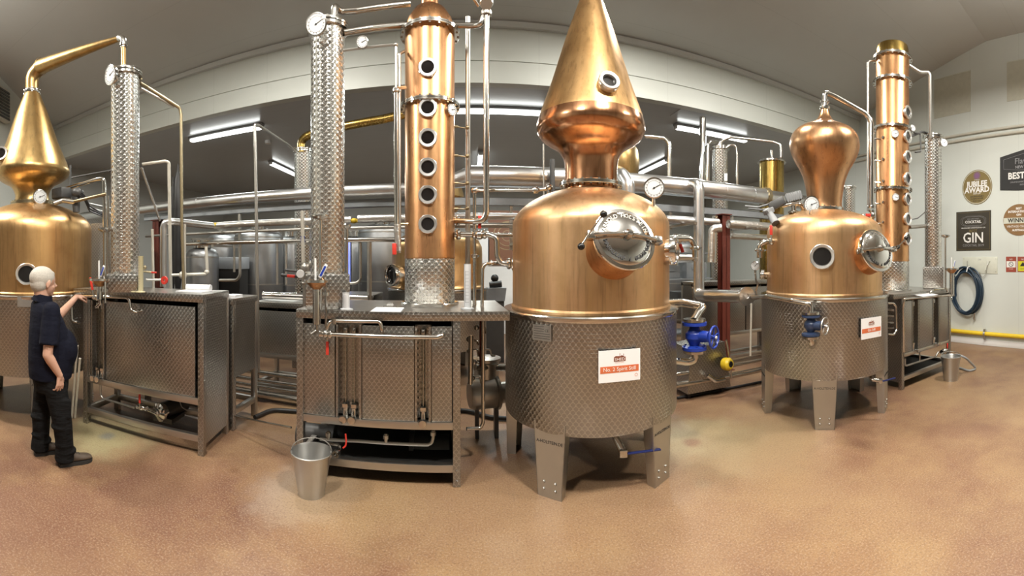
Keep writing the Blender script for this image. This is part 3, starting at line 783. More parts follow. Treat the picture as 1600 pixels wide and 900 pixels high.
# jacket steam line: along the rim to the dark blue valve
mb = MB()
mb.tube([M4(1176, 465, -.2), M4(1200, 463, -.7), M4(1238, 470, -.9), M4(1262, 474, -.95), M4(1267, 478, -.95), M4(1267, 489, -.95)], .026, .09, 14)
mb.disc_ring(axisM(M4(1267, 489, -.95), (0, 0, 1)), 0, .095, -.012, .012); mb.build('jacket_pipe', M['steel'], gs); mb = MB(); mb.disc_ring(axisM(M4(1267, 527, -.95), (0, 0, 1)), 0, .09, -.012, .012)
mb.tube([M4(1267, 527, -.95), M4(1268, 536, -.95), M4(1269, 541, -.8)], .035, .04, 14); mb.build('condensate_pipe', M['steel'], gs)
mb = MB(); z1, z2 = M4(1267, 492, -.95), M4(1267, 524, -.95); A = axisM(z2, (0, 0, 1)); H = z1.z - z2.z
mb.lathe([(0, 0), (.095, 0), (.095, .022), (.035, .035), (.05, H * .28), (.07, H * .42), (.07, H * .6), (.05, H * .72), (.035, H - .035), (.095, H - .022), (.095, H), (0, H)], A, 24)
nv = Vector((.9, -.43, 0)).normalized(); cc = z2 + Vector((0, 0, H * .5)); mb.cyl(cc, cc + nv * .12, .05, .045, 18); mb.cyl(cc + nv * .12, cc + nv * .16, .016, n=10)
v = mb.build('steam_valve', M['navyvalve'], gs); handwheel(v, cc + nv * .16, nv, .085, M['galv'], .008)
# drain lever low right
a1 = M4(1376, 595, -.5); b1 = M4(1399, 590.5, -.5)
mb = MB(); mb.tube([(a1.x - .15, a1.y + .25, .56), M4(1362, 593, -.5), a1], .022, .03); mb.box(a1.x - .02, a1.x + .02, a1.y - .02, a1.y + .02, a1.z - .025, a1.z + .025, None, .004); dv = mb.build('drain_valve', M['steel'], gs)
mb = MB(); mb.bar(a1 + Vector((.02, -.02, 0)), b1, .028, .012, bev=.004); mb.build('drain_lever', M['blue_dark'], dv)

# ------------------------------------------------------------------ far-left still
cx, D = 50.0, 5.4
P1 = prof_px(cx, D, [(93, 372), (93, 359), (89, 348), (78, 338), (62, 330), (48, 324.5), (36, 321)])
RC1 = P1[0][0]; low = [(RC1, 1.45)] + smoothprof(P1, 3)
up = smoothprof(prof_px(cx, D, [(30, 320), (27, 312), (27, 303), (33, 292), (45, 285), (55, 278), (59, 270), (57, 262)]), 4)
cone = prof_px(cx, D, [(55, 256), (41, 224), (24, 175), (11.5, 145)])
p1 = low + up + cone
s1 = pot_still('tarnished copper pot still with cone head beside the man at the left', cx, D, p1, rim_z=1.42, bot_z=.52, R=.785, Rc=RC1, legs=(8, 80, 152, 224, 296), mats=('copper_gold', 'copper_old'), neck_split=len(low))
flange(s1, EYE + (HY - 315) * 5.36 / F, 5.36 * 34 / F, .045, name='neck_flange', bolts=20, r0=.15, mat=M['brass_fit'])
def M1(px, py, dy): return hit(MW[s1.name], px, py, dy)
flange(s1, cone[-1][1] + .03, .105, .04, name='head_flange', bolts=8)
a = M1(47, 142, 0)
# vapour arm: bend then long taper to the condenser head
tip = RR(187.5, 60, 4.42); tipl = MW[s1.name].inverted() @ tip
bend = [(0, 0, cone[-1][1]), (0, 0, cone[-1][1] + .22), M1(66, 102, -.1)]
mb = MB(); mb.tube(bend, .088, .3, 24, 10); mb.build('arm_bend', M['copper_old'], s1)
mb = MB(); mb.tube([M1(62, 105, -.08), tipl], .09, 0, 24, radii=(.095, .028)); mb.lathe([(.102, -.012), (.106, 0), (.102, .012)], axisM(M1(64, 104, -.085), tipl - M1(62, 105, -.08)), 24, closed=True); mb.build('vapour_arm', M['copper_old'], s1)
p, n = on_surf(s1, p1, 42, 428); sight_glass(s1, p - n * .01, n, .12, .088, .07)
p, n = on_surf(s1, p1, 3, 243); sight_glass(s1, p - n * .01, Vector((-.35, -1, .25)).normalized(), .095, .065, .08)
dial(s1, M1(62.5, 307.5, -.35), (.15, -1, -.1), .088, M1(65, 325, -.32), needle=.35)
p, n = on_surf(s1, p1, 44, 467)
mb = MB(); q = M1(40, 471, -.79); A = axisM(q, (0, -1, 0)); mb.box(-.09, .09, -.06, .06, -.004, .004, A); mb.build('maker_plate', M['galv'], s1)
# ------------------------------------------------------------------ tall copper rectifying columns
def rect_column(label, cx, D, R, z0, zc, rings, ztop, windows, wphi, top='dome', group=None, wsize=(.083, .055, .045), mat='copper'):
    """z0 foot, zc where copper starts, rings: flange heights, windows: heights, wphi: angle of the windows (0 = facing the room)"""
    root = thing('distilling_tower', label, 'column', frame(cx, D) @ Matrix.Translation((0, 0, z0)), group)
    def T(z): return z - z0
    mb = MB(); mb.lathe([(0, 0), (R * 1.16, 0), (R * 1.16, .02), (R * 1.12, .03), (R, .03)], None, 56); mb.build('foot_ring', M['steel'], root)
    mb = MB(); mb.lathe([(R * .98, .02), (R * 1.0, .03), (R * 1.0, T(zc) - .01), (R * .98, T(zc))], None, 56, .05); mb.build('lower_sleeve', M['scale_col'], root)
    zs = [zc] + rings
    for a, b in zip(zs[:-1], zs[1:]):
        mb = MB(); mb.lathe([(R * .98, T(a)), (R * 1.01, T(a) + .004), (R * 1.01, T(a) + .02), (R, T(a) + .03), (R, T(b))], None, 64); mb.build('column_section', M[mat], root)
    for z in rings:
        flange(root, T(z), R * 1.2, .035, bolts=20, r0=R * .97)
    zt = rings[-1]
    if top == 'dome':
        mb = MB(); mb.lathe([(R * 1.0, T(zt)), (R * .98, T(zt) + .04), (R * .88, T(zt) + .12), (R * .65, T(zt) + .2), (R * .35, T(zt) + .25), (R * .3, T(zt) + .4), (0, T(zt) + .4)], None, 48)
    else:
        mb = MB(); mb.lathe([(R * .97, T(zt)), (R * .97, T(zt) + .13), (R * .93, T(zt) + .17), (R * .6, T(zt) + .19), (0, T(zt) + .2)], None, 48)
    mb.build('head_cap', M['brass' if top != 'dome' else mat], root)
    n = Vector((math.sin(wphi), -math.cos(wphi), 0))
    for z in windows: sight_glass(root, n * (R - .015) + Vector((0, 0, T(z))), n, *wsize)
    return root
def zr(py, r): return EYE - (py - HY) * r / F

D2 = 3.95; R2 = .233
tc2 = rect_column('wide copper column with six round windows on the middle cabinet', 671.5, D2, R2, 1.395, zr(404, 3.72), [zr(149, 3.70), zr(28, 3.70)], 0,
                  [zr(y, 3.7) for y in (350, 304, 261, 215, 168, 105)], -.07)
def T2(px, py, dy):
    return hit(MW[tc2.name], px, py, dy)
dial(tc2, T2(706, 171.5, -.17), (.62, -.78, 0), .056, T2(702, 172, -.1), needle=.3)
for y in (198, 243, 286, 326):
    mb = MB(); q = T2(711, y, 0); e = T2(730, y - 4, .05); mb.cyl((q.x - .04, q.y, q.z), (q.x + .03, q.y, q.z), .012, n=10); mb.tube([(q.x + .02, q.y, q.z), (e.x, e.y, q.z)], .006, 0, 8); mb.ball((e.x, e.y, q.z + .01), .02); mb.build('level_tap', M['brass_fit'], tc2)
for k, (px, py, s) in enumerate([(636, 350, -1)]):
    mb = MB(); q = T2(px, py, -.12); mb.cyl(q, q + Vector((-.07, -.02, 0)), .008, n=8); mb.cyl(q + Vector((.03, 0.01, 0)), q + Vector((-.01, 0, 0)), .016, n=10); mb.build('sample_tap', M['brass_fit'], tc2)
mb = MB()
for y in (345, 366): q = T2(712, y, .02); mb.tube([(q.x - .08, q.y, q.z), (q.x + .03, q.y, q.z)], .03, 0); clamp(mb, (q.x + .02, q.y, q.z), (1, 0, 0), .03)
mb.build('side_ports', M['steel'], tc2)

D4 = 6.4; R4 = .252
tc4 = rect_column('slim copper column with seven windows behind the gin still', 1394.5, D4, R4, 1.35, zr(408.5, 6.15), [zr(291, 6.15), zr(193, 6.15), zr(117, 6.15), zr(79, 6.15)], 0,
                  [zr(y, 6.25) for y in (373, 342, 311, 279, 245, 213, 175)], 1.02, top='cap', wsize=(.098, .068, .05))
def T4(px, py, dy): return hit(MW[tc4.name], px, py, dy)
dial(tc4, T4(1398.5, 209, -.29), (.1, -1, 0), .058, T4(1398.5, 209, -.2), needle=.3); dial(tc4, T4(1399.5, 308, -.29), (.1, -1, 0), .054, T4(1399.5, 308, -.2), needle=-.2)
dial(tc4, T4(1426, 200, -.05), (.5, -.85, 0), .05, T4(1421, 201, 0))
for y in (217, 251, 285, 318, 349):
    mb = MB(); q = T4(1382, y, -.2); mb.cyl((q.x - .14, q.y - .02, q.z), (q.x, q.y + .05, q.z), .011, n=8); mb.cyl((q.x - .03, q.y - .02, q.z), (q.x - .01, q.y - .02, q.z + .03), .018, n=10); mb.build('level_tap', M['steel'], tc4)

# ------------------------------------------------------------------ condensers in engine-turned sheet
def condenser(label, cx, D, R, z0, zb, zt, dialp=None, dn=(0, -1, 0), group=None, name='condenser', box=True, dr=.085, bw=1.25, mat='scale_col'):
    root = thing(name, label, 'condenser', frame(cx, D) @ Matrix.Translation((0, 0, z0)), group)
    H = zt - z0; hb = zb - z0; w_ = R * bw
    if box:
        mb = MB(); mb.box(-w_, w_, -w_, w_, 0, hb, None, .006); mb.build('base_box', M['scale'], root)
    mb = MB(); mb.lathe([(R, hb), (R, H)], None, 56, .045); mb.build('shell', M[mat], root)
    mb = MB(); mb.lathe([(0, H), (R * .9, H), (R * 1.22, H), (R * 1.24, H + .012), (R * 1.22, H + .028), (R * .4, H + .03), (0, H + .03)], None, 48); mb.lathe([(R, H - .03), (R * 1.22, H - .028), (R * 1.22, H - .006), (R, H - .004)], None, 48)
    bolt_ring(mb, Matrix.Identity(4), R * 1.13, 12, H + .026, .008, .012); mb.build('head_flange', M['steel'], root)
    if dialp: dial(root, dialp, dn, dr, (dialp[0] * .3, dialp[1] * .3, dialp[2]), needle=.7)
    return root
def HM(o, px, py, dy): return hit(MW[o.name], px, py, dy)
fr = frame(512, 3.75)
c2 = condenser('scale-patterned steel condenser tube with large dial, left of the wide copper column', 512, 3.75, .15, 1.395, zr(428, 3.7), zr(33, 3.62))
g = HM(c2, 494, 38, -.24); dial(c2, g, (-.35, -1, -.12), .094, (0, -.05, g.z), needle=.45)
c1 = condenser('scale-patterned steel condenser tube on the cabinet by the man', 195.5, 4.35, .146, 1.49, zr(428, 4.3), zr(109, 4.22))
g = HM(c1, 172.5, 117, -.16); dial(c1, g, (-.85, -.65, -.1), .096, (0, 0, g.z), needle=.3)
mb = MB(); q = MW[c1.name].inverted() @ RR(193, 70, 4.36)
H = MW[c1.name].inverted() @ Vector(RR(193, 108, 4.35))
mb.tube([(q.x, q.y, H.z), (q.x, q.y, q.z)], .028, 0, 14); mb.build('copper_riser', M['copper_old'], c1)
mb = MB(); e = MW[c1.name].inverted() @ RR(186, 59, 4.41); mb.tube([(q.x, q.y, q.z - .03), (q.x, q.y, q.z + .06), e + Vector((0, 0, .0))], .034, .06, 14); mb.disc_ring(axisM(q, (0, 0, 1)), 0, .045, -.012, .012); mb.build('elbow_union', M['steel'], c1)
c4 = condenser('slender steel condenser tube nearest the wall signs', 1458, 7.0, .14, 1.36, zr(417, 6.95), zr(214, 6.95), bw=1.2)
g = HM(c4, 1475, 223, -.08); dial(c4, g, (.5, -.85, 0), .07, (.1, 0, g.z))

# ------------------------------------------------------------------ cabinets
def rotameter(root, x, z0, z1, y, steel=True):
    mb = MB(); mb.cyl((x, y, z0 + .08), (x, y, z1 - .05), .018, n=14); g = mb.build('flow_tube', M['glass'], root)
    mb = MB(); mb.cyl((x, y, z0), (x, y, z0 + .1), .026, n=12); mb.cyl((x, y, z1 - .06), (x, y, z1), .026, n=12)
    mb.cyl((x, y, z0 + .03), (x, y - .09, z0 + .03), .014, n=10); mb.lathe([(0, 0), (.03, 0), (.034, .01), (.03, .03), (0, .034)], axisM((x, y - .08, z0 + .03), (0, -1, 0)), 14)
    mb.box(x - .022, x + .022, y - .02, y + .02, z0 + .1, z0 + .13); mb.cyl((x, y + .015, z0 + .08), (x, y + .015, z1 - .05), .004, n=6)
    mb.build('tube_fittings', M['steel'], root)

def cabinet(label, A, B, depth, H, bays, rail_z=(.475, .53), low_z=(.12, .175), top_l=0.0, top_r=0.0, side='r', group=None, band=.072, post=.06, tray=False):
    A = Vector((*A, 0)); B = Vector((*B, 0)); W = (B - A).length; d = (B - A).normalized()
    Mx = Matrix.Translation(A) @ Matrix.Rotation(math.atan2(d.y, d.x), 4, 'Z')
    root = thing('still_cabinet', label, 'cabinet', Mx, group)
    g = M['scale_dark']; fr = M['steel_frame']
    for x in (0, W - post):
        for y in (0, depth - post):
            mb = MB(); mb.box(x, x + post, y, y + post, 0, H - .02, None, .003)
            if y == 0:
                for z in (.05, .13): mb.lathe([(.009, 0), (.006, .006), (0, .006)], axisM((x + post / 2, y, z), (0, -1, 0)), 8)
            mb.build('corner_post', g if y == 0 else fr, root)
    mb = MB(); mb.box(-top_l, W + top_r, -.012, depth, H - band, H, None, .004); mb.build('worktop', g, root)
    mb = MB(); mb.box(-top_l + .01, W + top_r - .01, .0, depth - .01, H - .0005, H + .0025); mb.build('worktop_sheet', M['steel_frame'], root)
    for nm, (a, b) in (('middle_rail', rail_z), ('lower_rail', low_z)):
        mb = MB(); mb.box(post, W - post, .004, post - .005, a, b, None, .002); mb.build(nm, fr, root)
        mb = MB(); mb.box(post, W - post, depth - post + .005, depth - .004, a, b, None, .002); mb.build(nm, fr, root)
        for x in (.004, W - post + .004):
            mb = MB(); mb.box(x, x + post - .008, post, depth - post, a, b, None, .002); mb.build(nm, fr, root)
    for s, x in (('l', .002), ('r', W - .008)):
        mb = MB(); mb.box(x, x + .006, post * .7, depth, .1 if s in side else rail_z[0], H - .03); mb.build('side_panel', g, root)
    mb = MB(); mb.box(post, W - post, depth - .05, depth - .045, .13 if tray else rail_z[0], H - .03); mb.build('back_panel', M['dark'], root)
    if tray: mb = MB(); mb.box(post, W - post, post, depth - .05, low_z[0] + .004, low_z[0] + .012); mb.box(post, W - post, post, post + .006, low_z[0] + .004, low_z[0] + .04); mb.build('dark_bay_sheet', M['dark'], root)  # near-black sheet and lip added to darken the space under the shelf
    mb = MB(); mb.box(post, W - post, post, depth - .05, rail_z[1] - .02, rail_z[1] - .01); mb.build('inner_shelf', M['steel_frame'], root)
    zt = H - band - .045; zb = rail_z[1] + .002
    for kind, x0, x1, k in bays:
        if kind == 'panel':
            mb = MB(); mb.box(x0, x1, .012, .026, zb, zt, None, .004); mb.box(x0 + .004, x0 + .012, .026, .05, zb, zt); mb.box(x1 - .012, x1 - .004, .026, .05, zb, zt); mb.build('door_panel', g, root)
        else:
            mb = MB(); mb.box(x0, x1, .10, .108, zb, zt); mb.box(x0, x0 + .006, .03, .10, zb, zt); mb.box(x1 - .006, x1, .03, .10, zb, zt); mb.box(x0 + .004, x0 + .022, .012, .03, zb, zt); mb.box(x1 - .022, x1 - .004, .012, .03, zb, zt); mb.build('flow_recess', g, root)
            for i in range(k):
                rotameter(root, x0 + (x1 - x0) * (i + 1) / (k + 1) if k > 1 else (x0 + x1) / 2, zb - .03, zt - .03, .06)
    return root, W

# middle cabinet
def cabM(A, B):
    d = (Vector(B) - Vector(A)).normalized(); return Matrix.Translation((*A, 0)) @ Matrix.Rotation(math.atan2(d.y, d.x), 4, 'Z')
A_, B_ = (-1.405, 3.285), (-.053, 3.36); m2 = cabM(A_, B_); X = lambda px: hit(m2, px, 550, .01).x
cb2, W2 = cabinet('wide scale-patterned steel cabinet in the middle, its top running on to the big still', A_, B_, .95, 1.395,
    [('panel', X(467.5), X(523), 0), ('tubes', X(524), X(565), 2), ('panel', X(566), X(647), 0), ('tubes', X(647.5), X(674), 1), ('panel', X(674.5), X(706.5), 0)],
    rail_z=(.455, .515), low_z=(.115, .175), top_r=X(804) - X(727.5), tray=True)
def K2(px, py, dy=0): return hit(MW[cb2.name], px, py, dy)
mb = MB(); mb.tube([K2(510, 519, -.06), K2(512, 509, -.06), K2(516, 503, -.06), K2(524, 501.5, -.06), K2(592, 502.5, -.06), K2(595, 506, -.06), K2(597, 519, -.06), K2(597, 519, .03)], .016, .05, 12); mb.cyl(K2(522, 498, -.06), K2(522, 506, -.06), .024, n=12); mb.build('upper_handrail_pipe', M['steel'], cb2)
mb = MB(); mb.tube([K2(500, 522, -.08), K2(520, 522.5, -.08), K2(684, 527, -.08), K2(691, 524, -.08), K2(694, 519, .02)], .019, .07, 12); clamp(mb, K2(516, 522.5, -.08), (1, 0, 0), .02); clamp(mb, K2(503, 522, -.08), (1, 0, 0), .016); mb.build('feed_pipe', M['steel'], cb2)
ball_valve(cb2, K2(509, 522, -.08), (1, 0, 0), (0, 0, -1), .1, .022, .18)
# drain manifold below the doors
mb = MB(); mb.tube([K2(500, 686, .12), K2(560, 689, .12), K2(668, 695, .12), K2(675, 692, .12), K2(677, 683, .12)], .014, .05, 10)
for px, py in ((513, 687), (603, 691), (677, 686)):
    q = K2(px, py, .12); mb.cyl(q, q + Vector((0, 0, .07)), .014, n=10); mb.cyl(q + Vector((0, 0, .03)), q + Vector((0, 0, .06)), .024, n=10)
mb.build('drain_manifold', M['steel_dull'], cb2)
q = K2(527, 707, -.05); mb = MB(); mb.tube([K2(513, 694, .15), K2(531, 696, .1), K2(531, 703, 0), q], .016, .03); mb.lathe([(.018, 0), (.03, 0), (.03, .03), (.018, .03)], axisM(q, Vector((-.3, -1, -.25))), 16, closed=True); tp = mb.build('drain_tap', M['steel'], cb2)
mb = MB(); mb.tube([K2(536, 700, .0), K2(540, 697, 0), K2(541, 690, 0), K2(540, 678, 0)], .007, .03, 8); mb.build('red_lever', M['red'], tp)
for (px, py, rr) in ((492, 678, .12), (668, 700, .15)):
    q = K2(px, py, .5); mb = MB(); mb.cyl(q - Vector((.12, 0, 0)), q + Vector((.2, 0, 0)), rr * .8, n=20); mb.cyl(q - Vector((.16, 0, 0)), q - Vector((.12, 0, 0)), rr, n=20); mb.box(q.x - .1, q.x + .2, q.y - .08, q.y + .08, .12, q.z); mb.build('pump', M['dark_metal'], cb2)

# left cabinet (the man has a hand on its pipe)
A_, B_ = (-3.716, 2.893), (-2.268, 3.149); m1 = cabM(A_, B_); X = lambda px: hit(m1, px, 550, .01).x
cb1, W1 = cabinet('scale-patterned steel cabinet beside the man', A_, B_, .62, 1.49,
    [('panel', X(131), X(141), 0), ('tubes', X(141.5), X(163), 2), ('panel', X(165.5), X(304.5), 0)], rail_z=(.465, .53), low_z=(.125, .185), top_l=.14)
def K1(px, py, dy=0): return hit(MW[cb1.name], px, py, dy)
mb = MB(); mb.tube([K1(124, 505, .03), K1(119, 503, -.05), K1(113, 502, -.05), K1(112, 480, -.05), K1(112, 468, -.05), K1(116, 463, -.05), K1(150, 463, -.09), K1(197, 465, -.06), K1(202, 468, -.06), K1(204, 484, -.06), K1(211, 488, -.06), K1(222, 485, .02)], .016, .05, 12); mb.build('handrail_pipe', M['steel'], cb1)
ball_valve(cb1, K1(152, 465, -.09), (1, 0, 0), Vector((-.25, 0, 1)), .1, .024, .22)
mb = MB(); mb.tube([K1(157, 600, .1), K1(157, 616, .1), K1(160, 622, .1), K1(210, 637, .12)], .012, .05, 10); mb.build('drain_pipe', M['steel_dull'], cb1)
pm = K1(246, 645, .22)
mb = MB(); A = axisM(pm, Vector((-.35, -1, 0))); mb.lathe([(0, .02), (.035, .018), (.04, .0), (.06, -.005), (.095, -.02), (.1, -.05), (.08, -.06), (.075, -.16)], A, 24); mb.cyl(pm + Vector((-.0, -.02, 0)), pm + Vector((-.22, -.02, .04)), .02, n=12); clamp(mb, pm + Vector((-.2, -.02, .035)), (1, 0, 0), .024); pp = mb.build('pump_head', M['chrome'], cb1)
mb = MB(); mb.cyl(pm + Vector((.03, .1, 0)), pm + Vector((.14, .34, .04)), .085, n=20); mb.box(pm.x - .06, pm.x + .16, pm.y + .02, pm.y + .3, .13, pm.z - .05); mb.build('pump_motor', M['dark_metal'], cb1)
ball_valve(cb1, K1(222, 637, .1), (1, 0, 0), (0, 0, 1), .12, .02, .15)
mb = MB(); mb.tube([K1(281, 627, .25), K1(284, 636, .25), K1(292, 641, .25), K1(309, 640, .2)], .006, .03, 8); mb.build('motor_cable', M['grey_pl'], cb1)

# right cabinet, seen at a slant
A_, B_ = (5.038, 3.033), (6.40, 2.90); m4 = cabM(A_, B_); X = lambda px: hit(m4, px, 530, .01).x
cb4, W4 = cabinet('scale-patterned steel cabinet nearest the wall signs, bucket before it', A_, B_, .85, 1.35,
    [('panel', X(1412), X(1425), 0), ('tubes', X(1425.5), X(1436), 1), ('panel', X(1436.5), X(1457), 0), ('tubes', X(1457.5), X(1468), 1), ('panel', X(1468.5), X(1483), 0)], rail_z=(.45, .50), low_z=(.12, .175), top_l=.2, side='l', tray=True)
def K4(px, py, dy=0): return hit(MW[cb4.name], px, py, dy)
mb = MB(); mb.tube([K4(1412, 550, -.05), K4(1411, 480, -.06), K4(1413, 467, -.08), K4(1486, 461, -.08), K4(1490, 461, -.08)], .018, .04, 10); mb.tube([K4(1453, 462, -.05), K4(1454, 456, -.05), K4(1458, 453, -.05), K4(1478, 450, -.05), K4(1480, 456, -.05)], .014, .05, 10); mb.build('handrail_pipe', M['steel'], cb4)
mb = MB(); mb.tube([K4(1414, 560, .05), K4(1414, 572, .05), K4(1462, 557, .05), K4(1466, 550, .05)], .014, .05, 10); q = K4(1437, 566, .05); mb.cyl(q, q + Vector((0, 0, .16)), .014, n=10); mb.build('drain_manifold', M['steel_dull'], cb4)
ball_valve(cb4, K4(1475, 549, -.03), (1, 0, 0), (0, 0, 1), .14, .03, .14)
mb = MB(); mb.tube([K4(1387, 474, -.0), K4(1396, 474, -.02), K4(1400, 478, -.02), K4(1401, 515, -.02), K4(1397, 523, -.02), K4(1387, 522, 0)], .016, .06, 10)
for y in (484, 493, 503, 512): mb.tube([K4(1386, y, .1), K4(1397, y + 1, .02)], .02, 0, 10)
mb.build('side_manifold', M['steel'], cb4)
# ------------------------------------------------------------------ pipework between the machines
def pipe(label, pts, r, m='steel', name='pipe', fil=None, group=None, n=12, cat='pipe', caps=(), clamps=()):
    pts = [Vector(p) for p in pts]
    mb = MB(); mb.tube(pts, r, fil, n)
    for c in clamps: clamp(mb, c[0], c[1], r)
    return mb.solo(name, M[m], label, cat, group)
# column head pipes, middle
pipe('upper steel pipe from the middle condenser top bending into the wide copper column', [RR(522, 33, 3.72), RR(523, 8, 3.72), RR(531, 19, 3.8), RR(556, 17, 3.8), RR(640, 6, 3.9)], .03, fil=.09)
pipe('second steel pipe below it joining condenser and wide copper column', [RR(537, 51, 3.68), RR(580, 44, 3.72), RR(632, 39, 3.85)], .03)
g_ = thing('gauge_pipe', 'thin pipe with small round dial running down left of the wide copper column', 'pipe', Matrix.Translation(RR(621, 395, 3.6)))
mb = MB(); mb.tube([RR(536, 79, 3.66), RR(612, 70, 3.6), RR(618, 70, 3.6), RR(618.5, 80, 3.6), RR(618.5, 138, 3.6)], .011, .03, 10); mb.ball(RR(618, 70, 3.6), .02); mb.build('upper_run', M['steel_dull'], g_, world=True)
mb = MB(); mb.tube([RR(618.5, 138, 3.6), RR(619.5, 350, 3.6)], .02, 0, 14); clamp(mb, RR(618.5, 142, 3.6), (0, 0, 1), .02); mb.cyl(RR(616, 139, 3.6), RR(633, 137, 3.75), .016, n=10); mb.build('down_run', M['steel'], g_, world=True)
mb = MB(); mb.tube([RR(620, 350, 3.6), RR(621, 372, 3.6), RR(623, 392, 3.6)], .026, 0, 14); mb.build('frosted_sleeve', M['foil'], g_, world=True)
mb = MB(); mb.bar(RR(616, 380, 3.55), RR(616.5, 398, 3.55), .035, .03, bev=.008); mb.build('red_lever', M['red'], g_, world=True)
q = MW[g_.name].inverted() @ RR(566, 66, 3.58); dial(g_, q, (.12, -1, -.1), .052, q + Vector((0, .03, -.04)), needle=.4)
pipe('thin dark pipe standing close behind the dial pipe', [RR(632, 80, 3.85), RR(624, 84, 3.8), RR(624.5, 395, 3.8)], .014, 'steel_dull', fil=.04)
# right of the wide column
pipe('thick vertical pipe from the top tee down and round into the wide copper column', [RR(760, 24, 3.75), RR(760, 332, 3.75), RR(755, 345, 3.75), RR(742, 346, 3.78), RR(712, 345, 3.9)], .027, fil=.1, n=16)
t_ = thing('tee_valve', 'steel tee and valve at the very top right of the wide copper column', 'valve', Matrix.Translation(RR(757, 25, 3.75)))
mb = MB(); mb.tube([RR(710, 40, 3.85), RR(742, 40, 3.78), RR(751, 38, 3.75), RR(753, 28, 3.75), RR(757, 22, 3.75)], .026, .08, 14); mb.build('bend', M['steel'], t_, world=True)
mb = MB(); A = axisM(RR(760, 24, 3.75), (0, 0, 1)); mb.lathe([(0, 0), (.045, 0), (.05, .02), (.045, .04), (.03, .05), (.04, .07), (.062, .1), (.062, .16), (.05, .18), (.035, .19), (0, .19)], A, 24); mb.cyl(RR(760, 6, 3.75), RR(760, 6, 3.68), .05, n=20); mb.build('valve_body', M['steel_dull'], t_, world=True)
mb = MB(); mb.bar(RR(748, 10, 3.7), RR(740, -2, 3.68), .03, .006); mb.build('lever', M['steel'], t_, world=True)
pipe('greenish level pipe standing just right of the wide copper column', [RR(731, 27, 4.1), RR(731, 452, 4.1)], .025, 'steel_dull', n=14)
mb = MB(); mb.tube([RR(741.5, 300, 3.9), RR(741.5, 492, 3.9)], .017, 0, 12); mb.ball(RR(741.5, 298, 3.9), .035); mb.tube([RR(741.5, 298, 3.9), RR(842, 297, 3.6)], .018, 0, 12); clamp(mb, RR(741.5, 400, 3.9), (0, 0, 1), .018); clamp(mb, RR(835, 297, 3.62), (1, 0, 0), .018)
mb.solo('pipe', M['steel'], 'vertical pipe with side run across to the dome of the number 2 still', 'pipe')
e_ = thing('transfer_pipe', 'curving pipe with red lever from wide copper column to the biggest still', 'pipe', Matrix.Translation(RR(750, 410, 3.85)))
mb = MB(); mb.tube([RR(714, 366, 3.9), RR(766, 366.5, 3.82), RR(776, 372, 3.8), RR(777, 402, 3.8), RR(784, 412, 3.8), RR(797, 412, 3.8)], .026, .12, 14); clamp(mb, RR(717, 366, 3.9), (1, 0, 0), .03); clamp(mb, RR(795, 412, 3.8), (1, 0, 0), .03); clamp(mb, RR(741, 366, 3.86), (1, 0, 0), .026); clamp(mb, RR(757, 366, 3.84), (1, 0, 0), .026); mb.build('bend', M['steel'], e_, world=True)
mb = MB(); mb.ball(RR(749, 367, 3.83), .045); mb.build('valve_body', M['steel'], e_, world=True)
mb = MB(); mb.bar(RR(749.5, 357, 3.78), RR(749.5, 336.5, 3.78), .03, .014, bev=.004); mb.build('red_lever', M['red'], e_, world=True)
pipe('bent pipe standing on the end of the middle worktop beside the big still', [RR(753, 491, 3.75), RR(754, 420, 3.75), RR(758, 412, 3.75), RR(781, 411, 3.85)], .015, fil=.06, clamps=[(RR(768, 411, 3.8), (1, 0, 0))])
# below and right of the middle cabinet
pipe('upright pipe right of the middle cabinet that turns in at the foot', [RR(755, 500, 3.75), RR(755, 660, 3.75), RR(751, 669, 3.75), RR(729, 670, 3.7)], .016, fil=.07)
pipe('red strapped upright pipe right of the middle cabinet', [RR(752, 498, 3.95), RR(752, 572, 3.95)], .018, 'redpost')
pipe('short thick upright pipe against the middle cabinet side', [RR(736, 524, 3.85), RR(735, 600, 3.85)], .022)
for y, r_, lab in ((573, .04, 'highest'), (602, .03, 'middle'), (622, .045, 'lowest')):
    pipe(lab + ' of three steel pipes running between middle cabinet and big still jacket', [RR(742, y, 4.25), RR(812, y + 1, 4.5)], r_, n=16)
pu = thing('transfer_pump', 'stainless pump on the floor between middle cabinet and big still', 'pump', Matrix.Translation(ZZ(746, 665, 0)))
mb = MB(); c = RR(748, 615, 4.3); mb.lathe([(0, -.16), (.13, -.16), (.15, -.12), (.15, .1), (.17, .11), (.17, .14), (.1, .16), (.1, .3), (0, .3)], axisM(c + Vector((.06, 0, 0)), (1, .25, 0)), 28); mb.build('pump_body', M['steel_dull'], pu, world=True)
mb = MB(); c = RR(760, 575, 4.4); mb.lathe([(0, 0), (.13, 0), (.13, .26), (.15, .28), (.15, .31), (0, .33)], axisM(c - Vector((0, 0, .2)), (0, 0, 1)), 24); mb.build('pump_motor', M['steel_frame'], pu, world=True)
mb = MB()
for dx in (-.1, .1): mb.box(c.x + dx - .02, c.x + dx + .02, c.y - .12, c.y + .1, 0, c.z - .2)
mb.build('pump_foot', M['dark_metal'], pu, world=True)
cl = RR(738, 560, 3.95)
for k, (px, py) in enumerate(((745, 512), (733, 530), (734, 548), (741, 566), (738, 590))):
    mb = MB(); q = RR(px, py, 4.0); mb.ball(q, .03); mb.tube([q, RR(px + 12, py + (3 if k % 2 else -2), 4.0), RR(px + 14, py + 9, 4.0)], .012, .02, 8)
    mb.solo('tap', M['steel'], ['topmost', 'second highest', 'middle', 'second lowest', 'lowest'][k] + ' of five small steel taps beside the right post of the middle cabinet', 'tap', 'taps beside the middle cabinet')
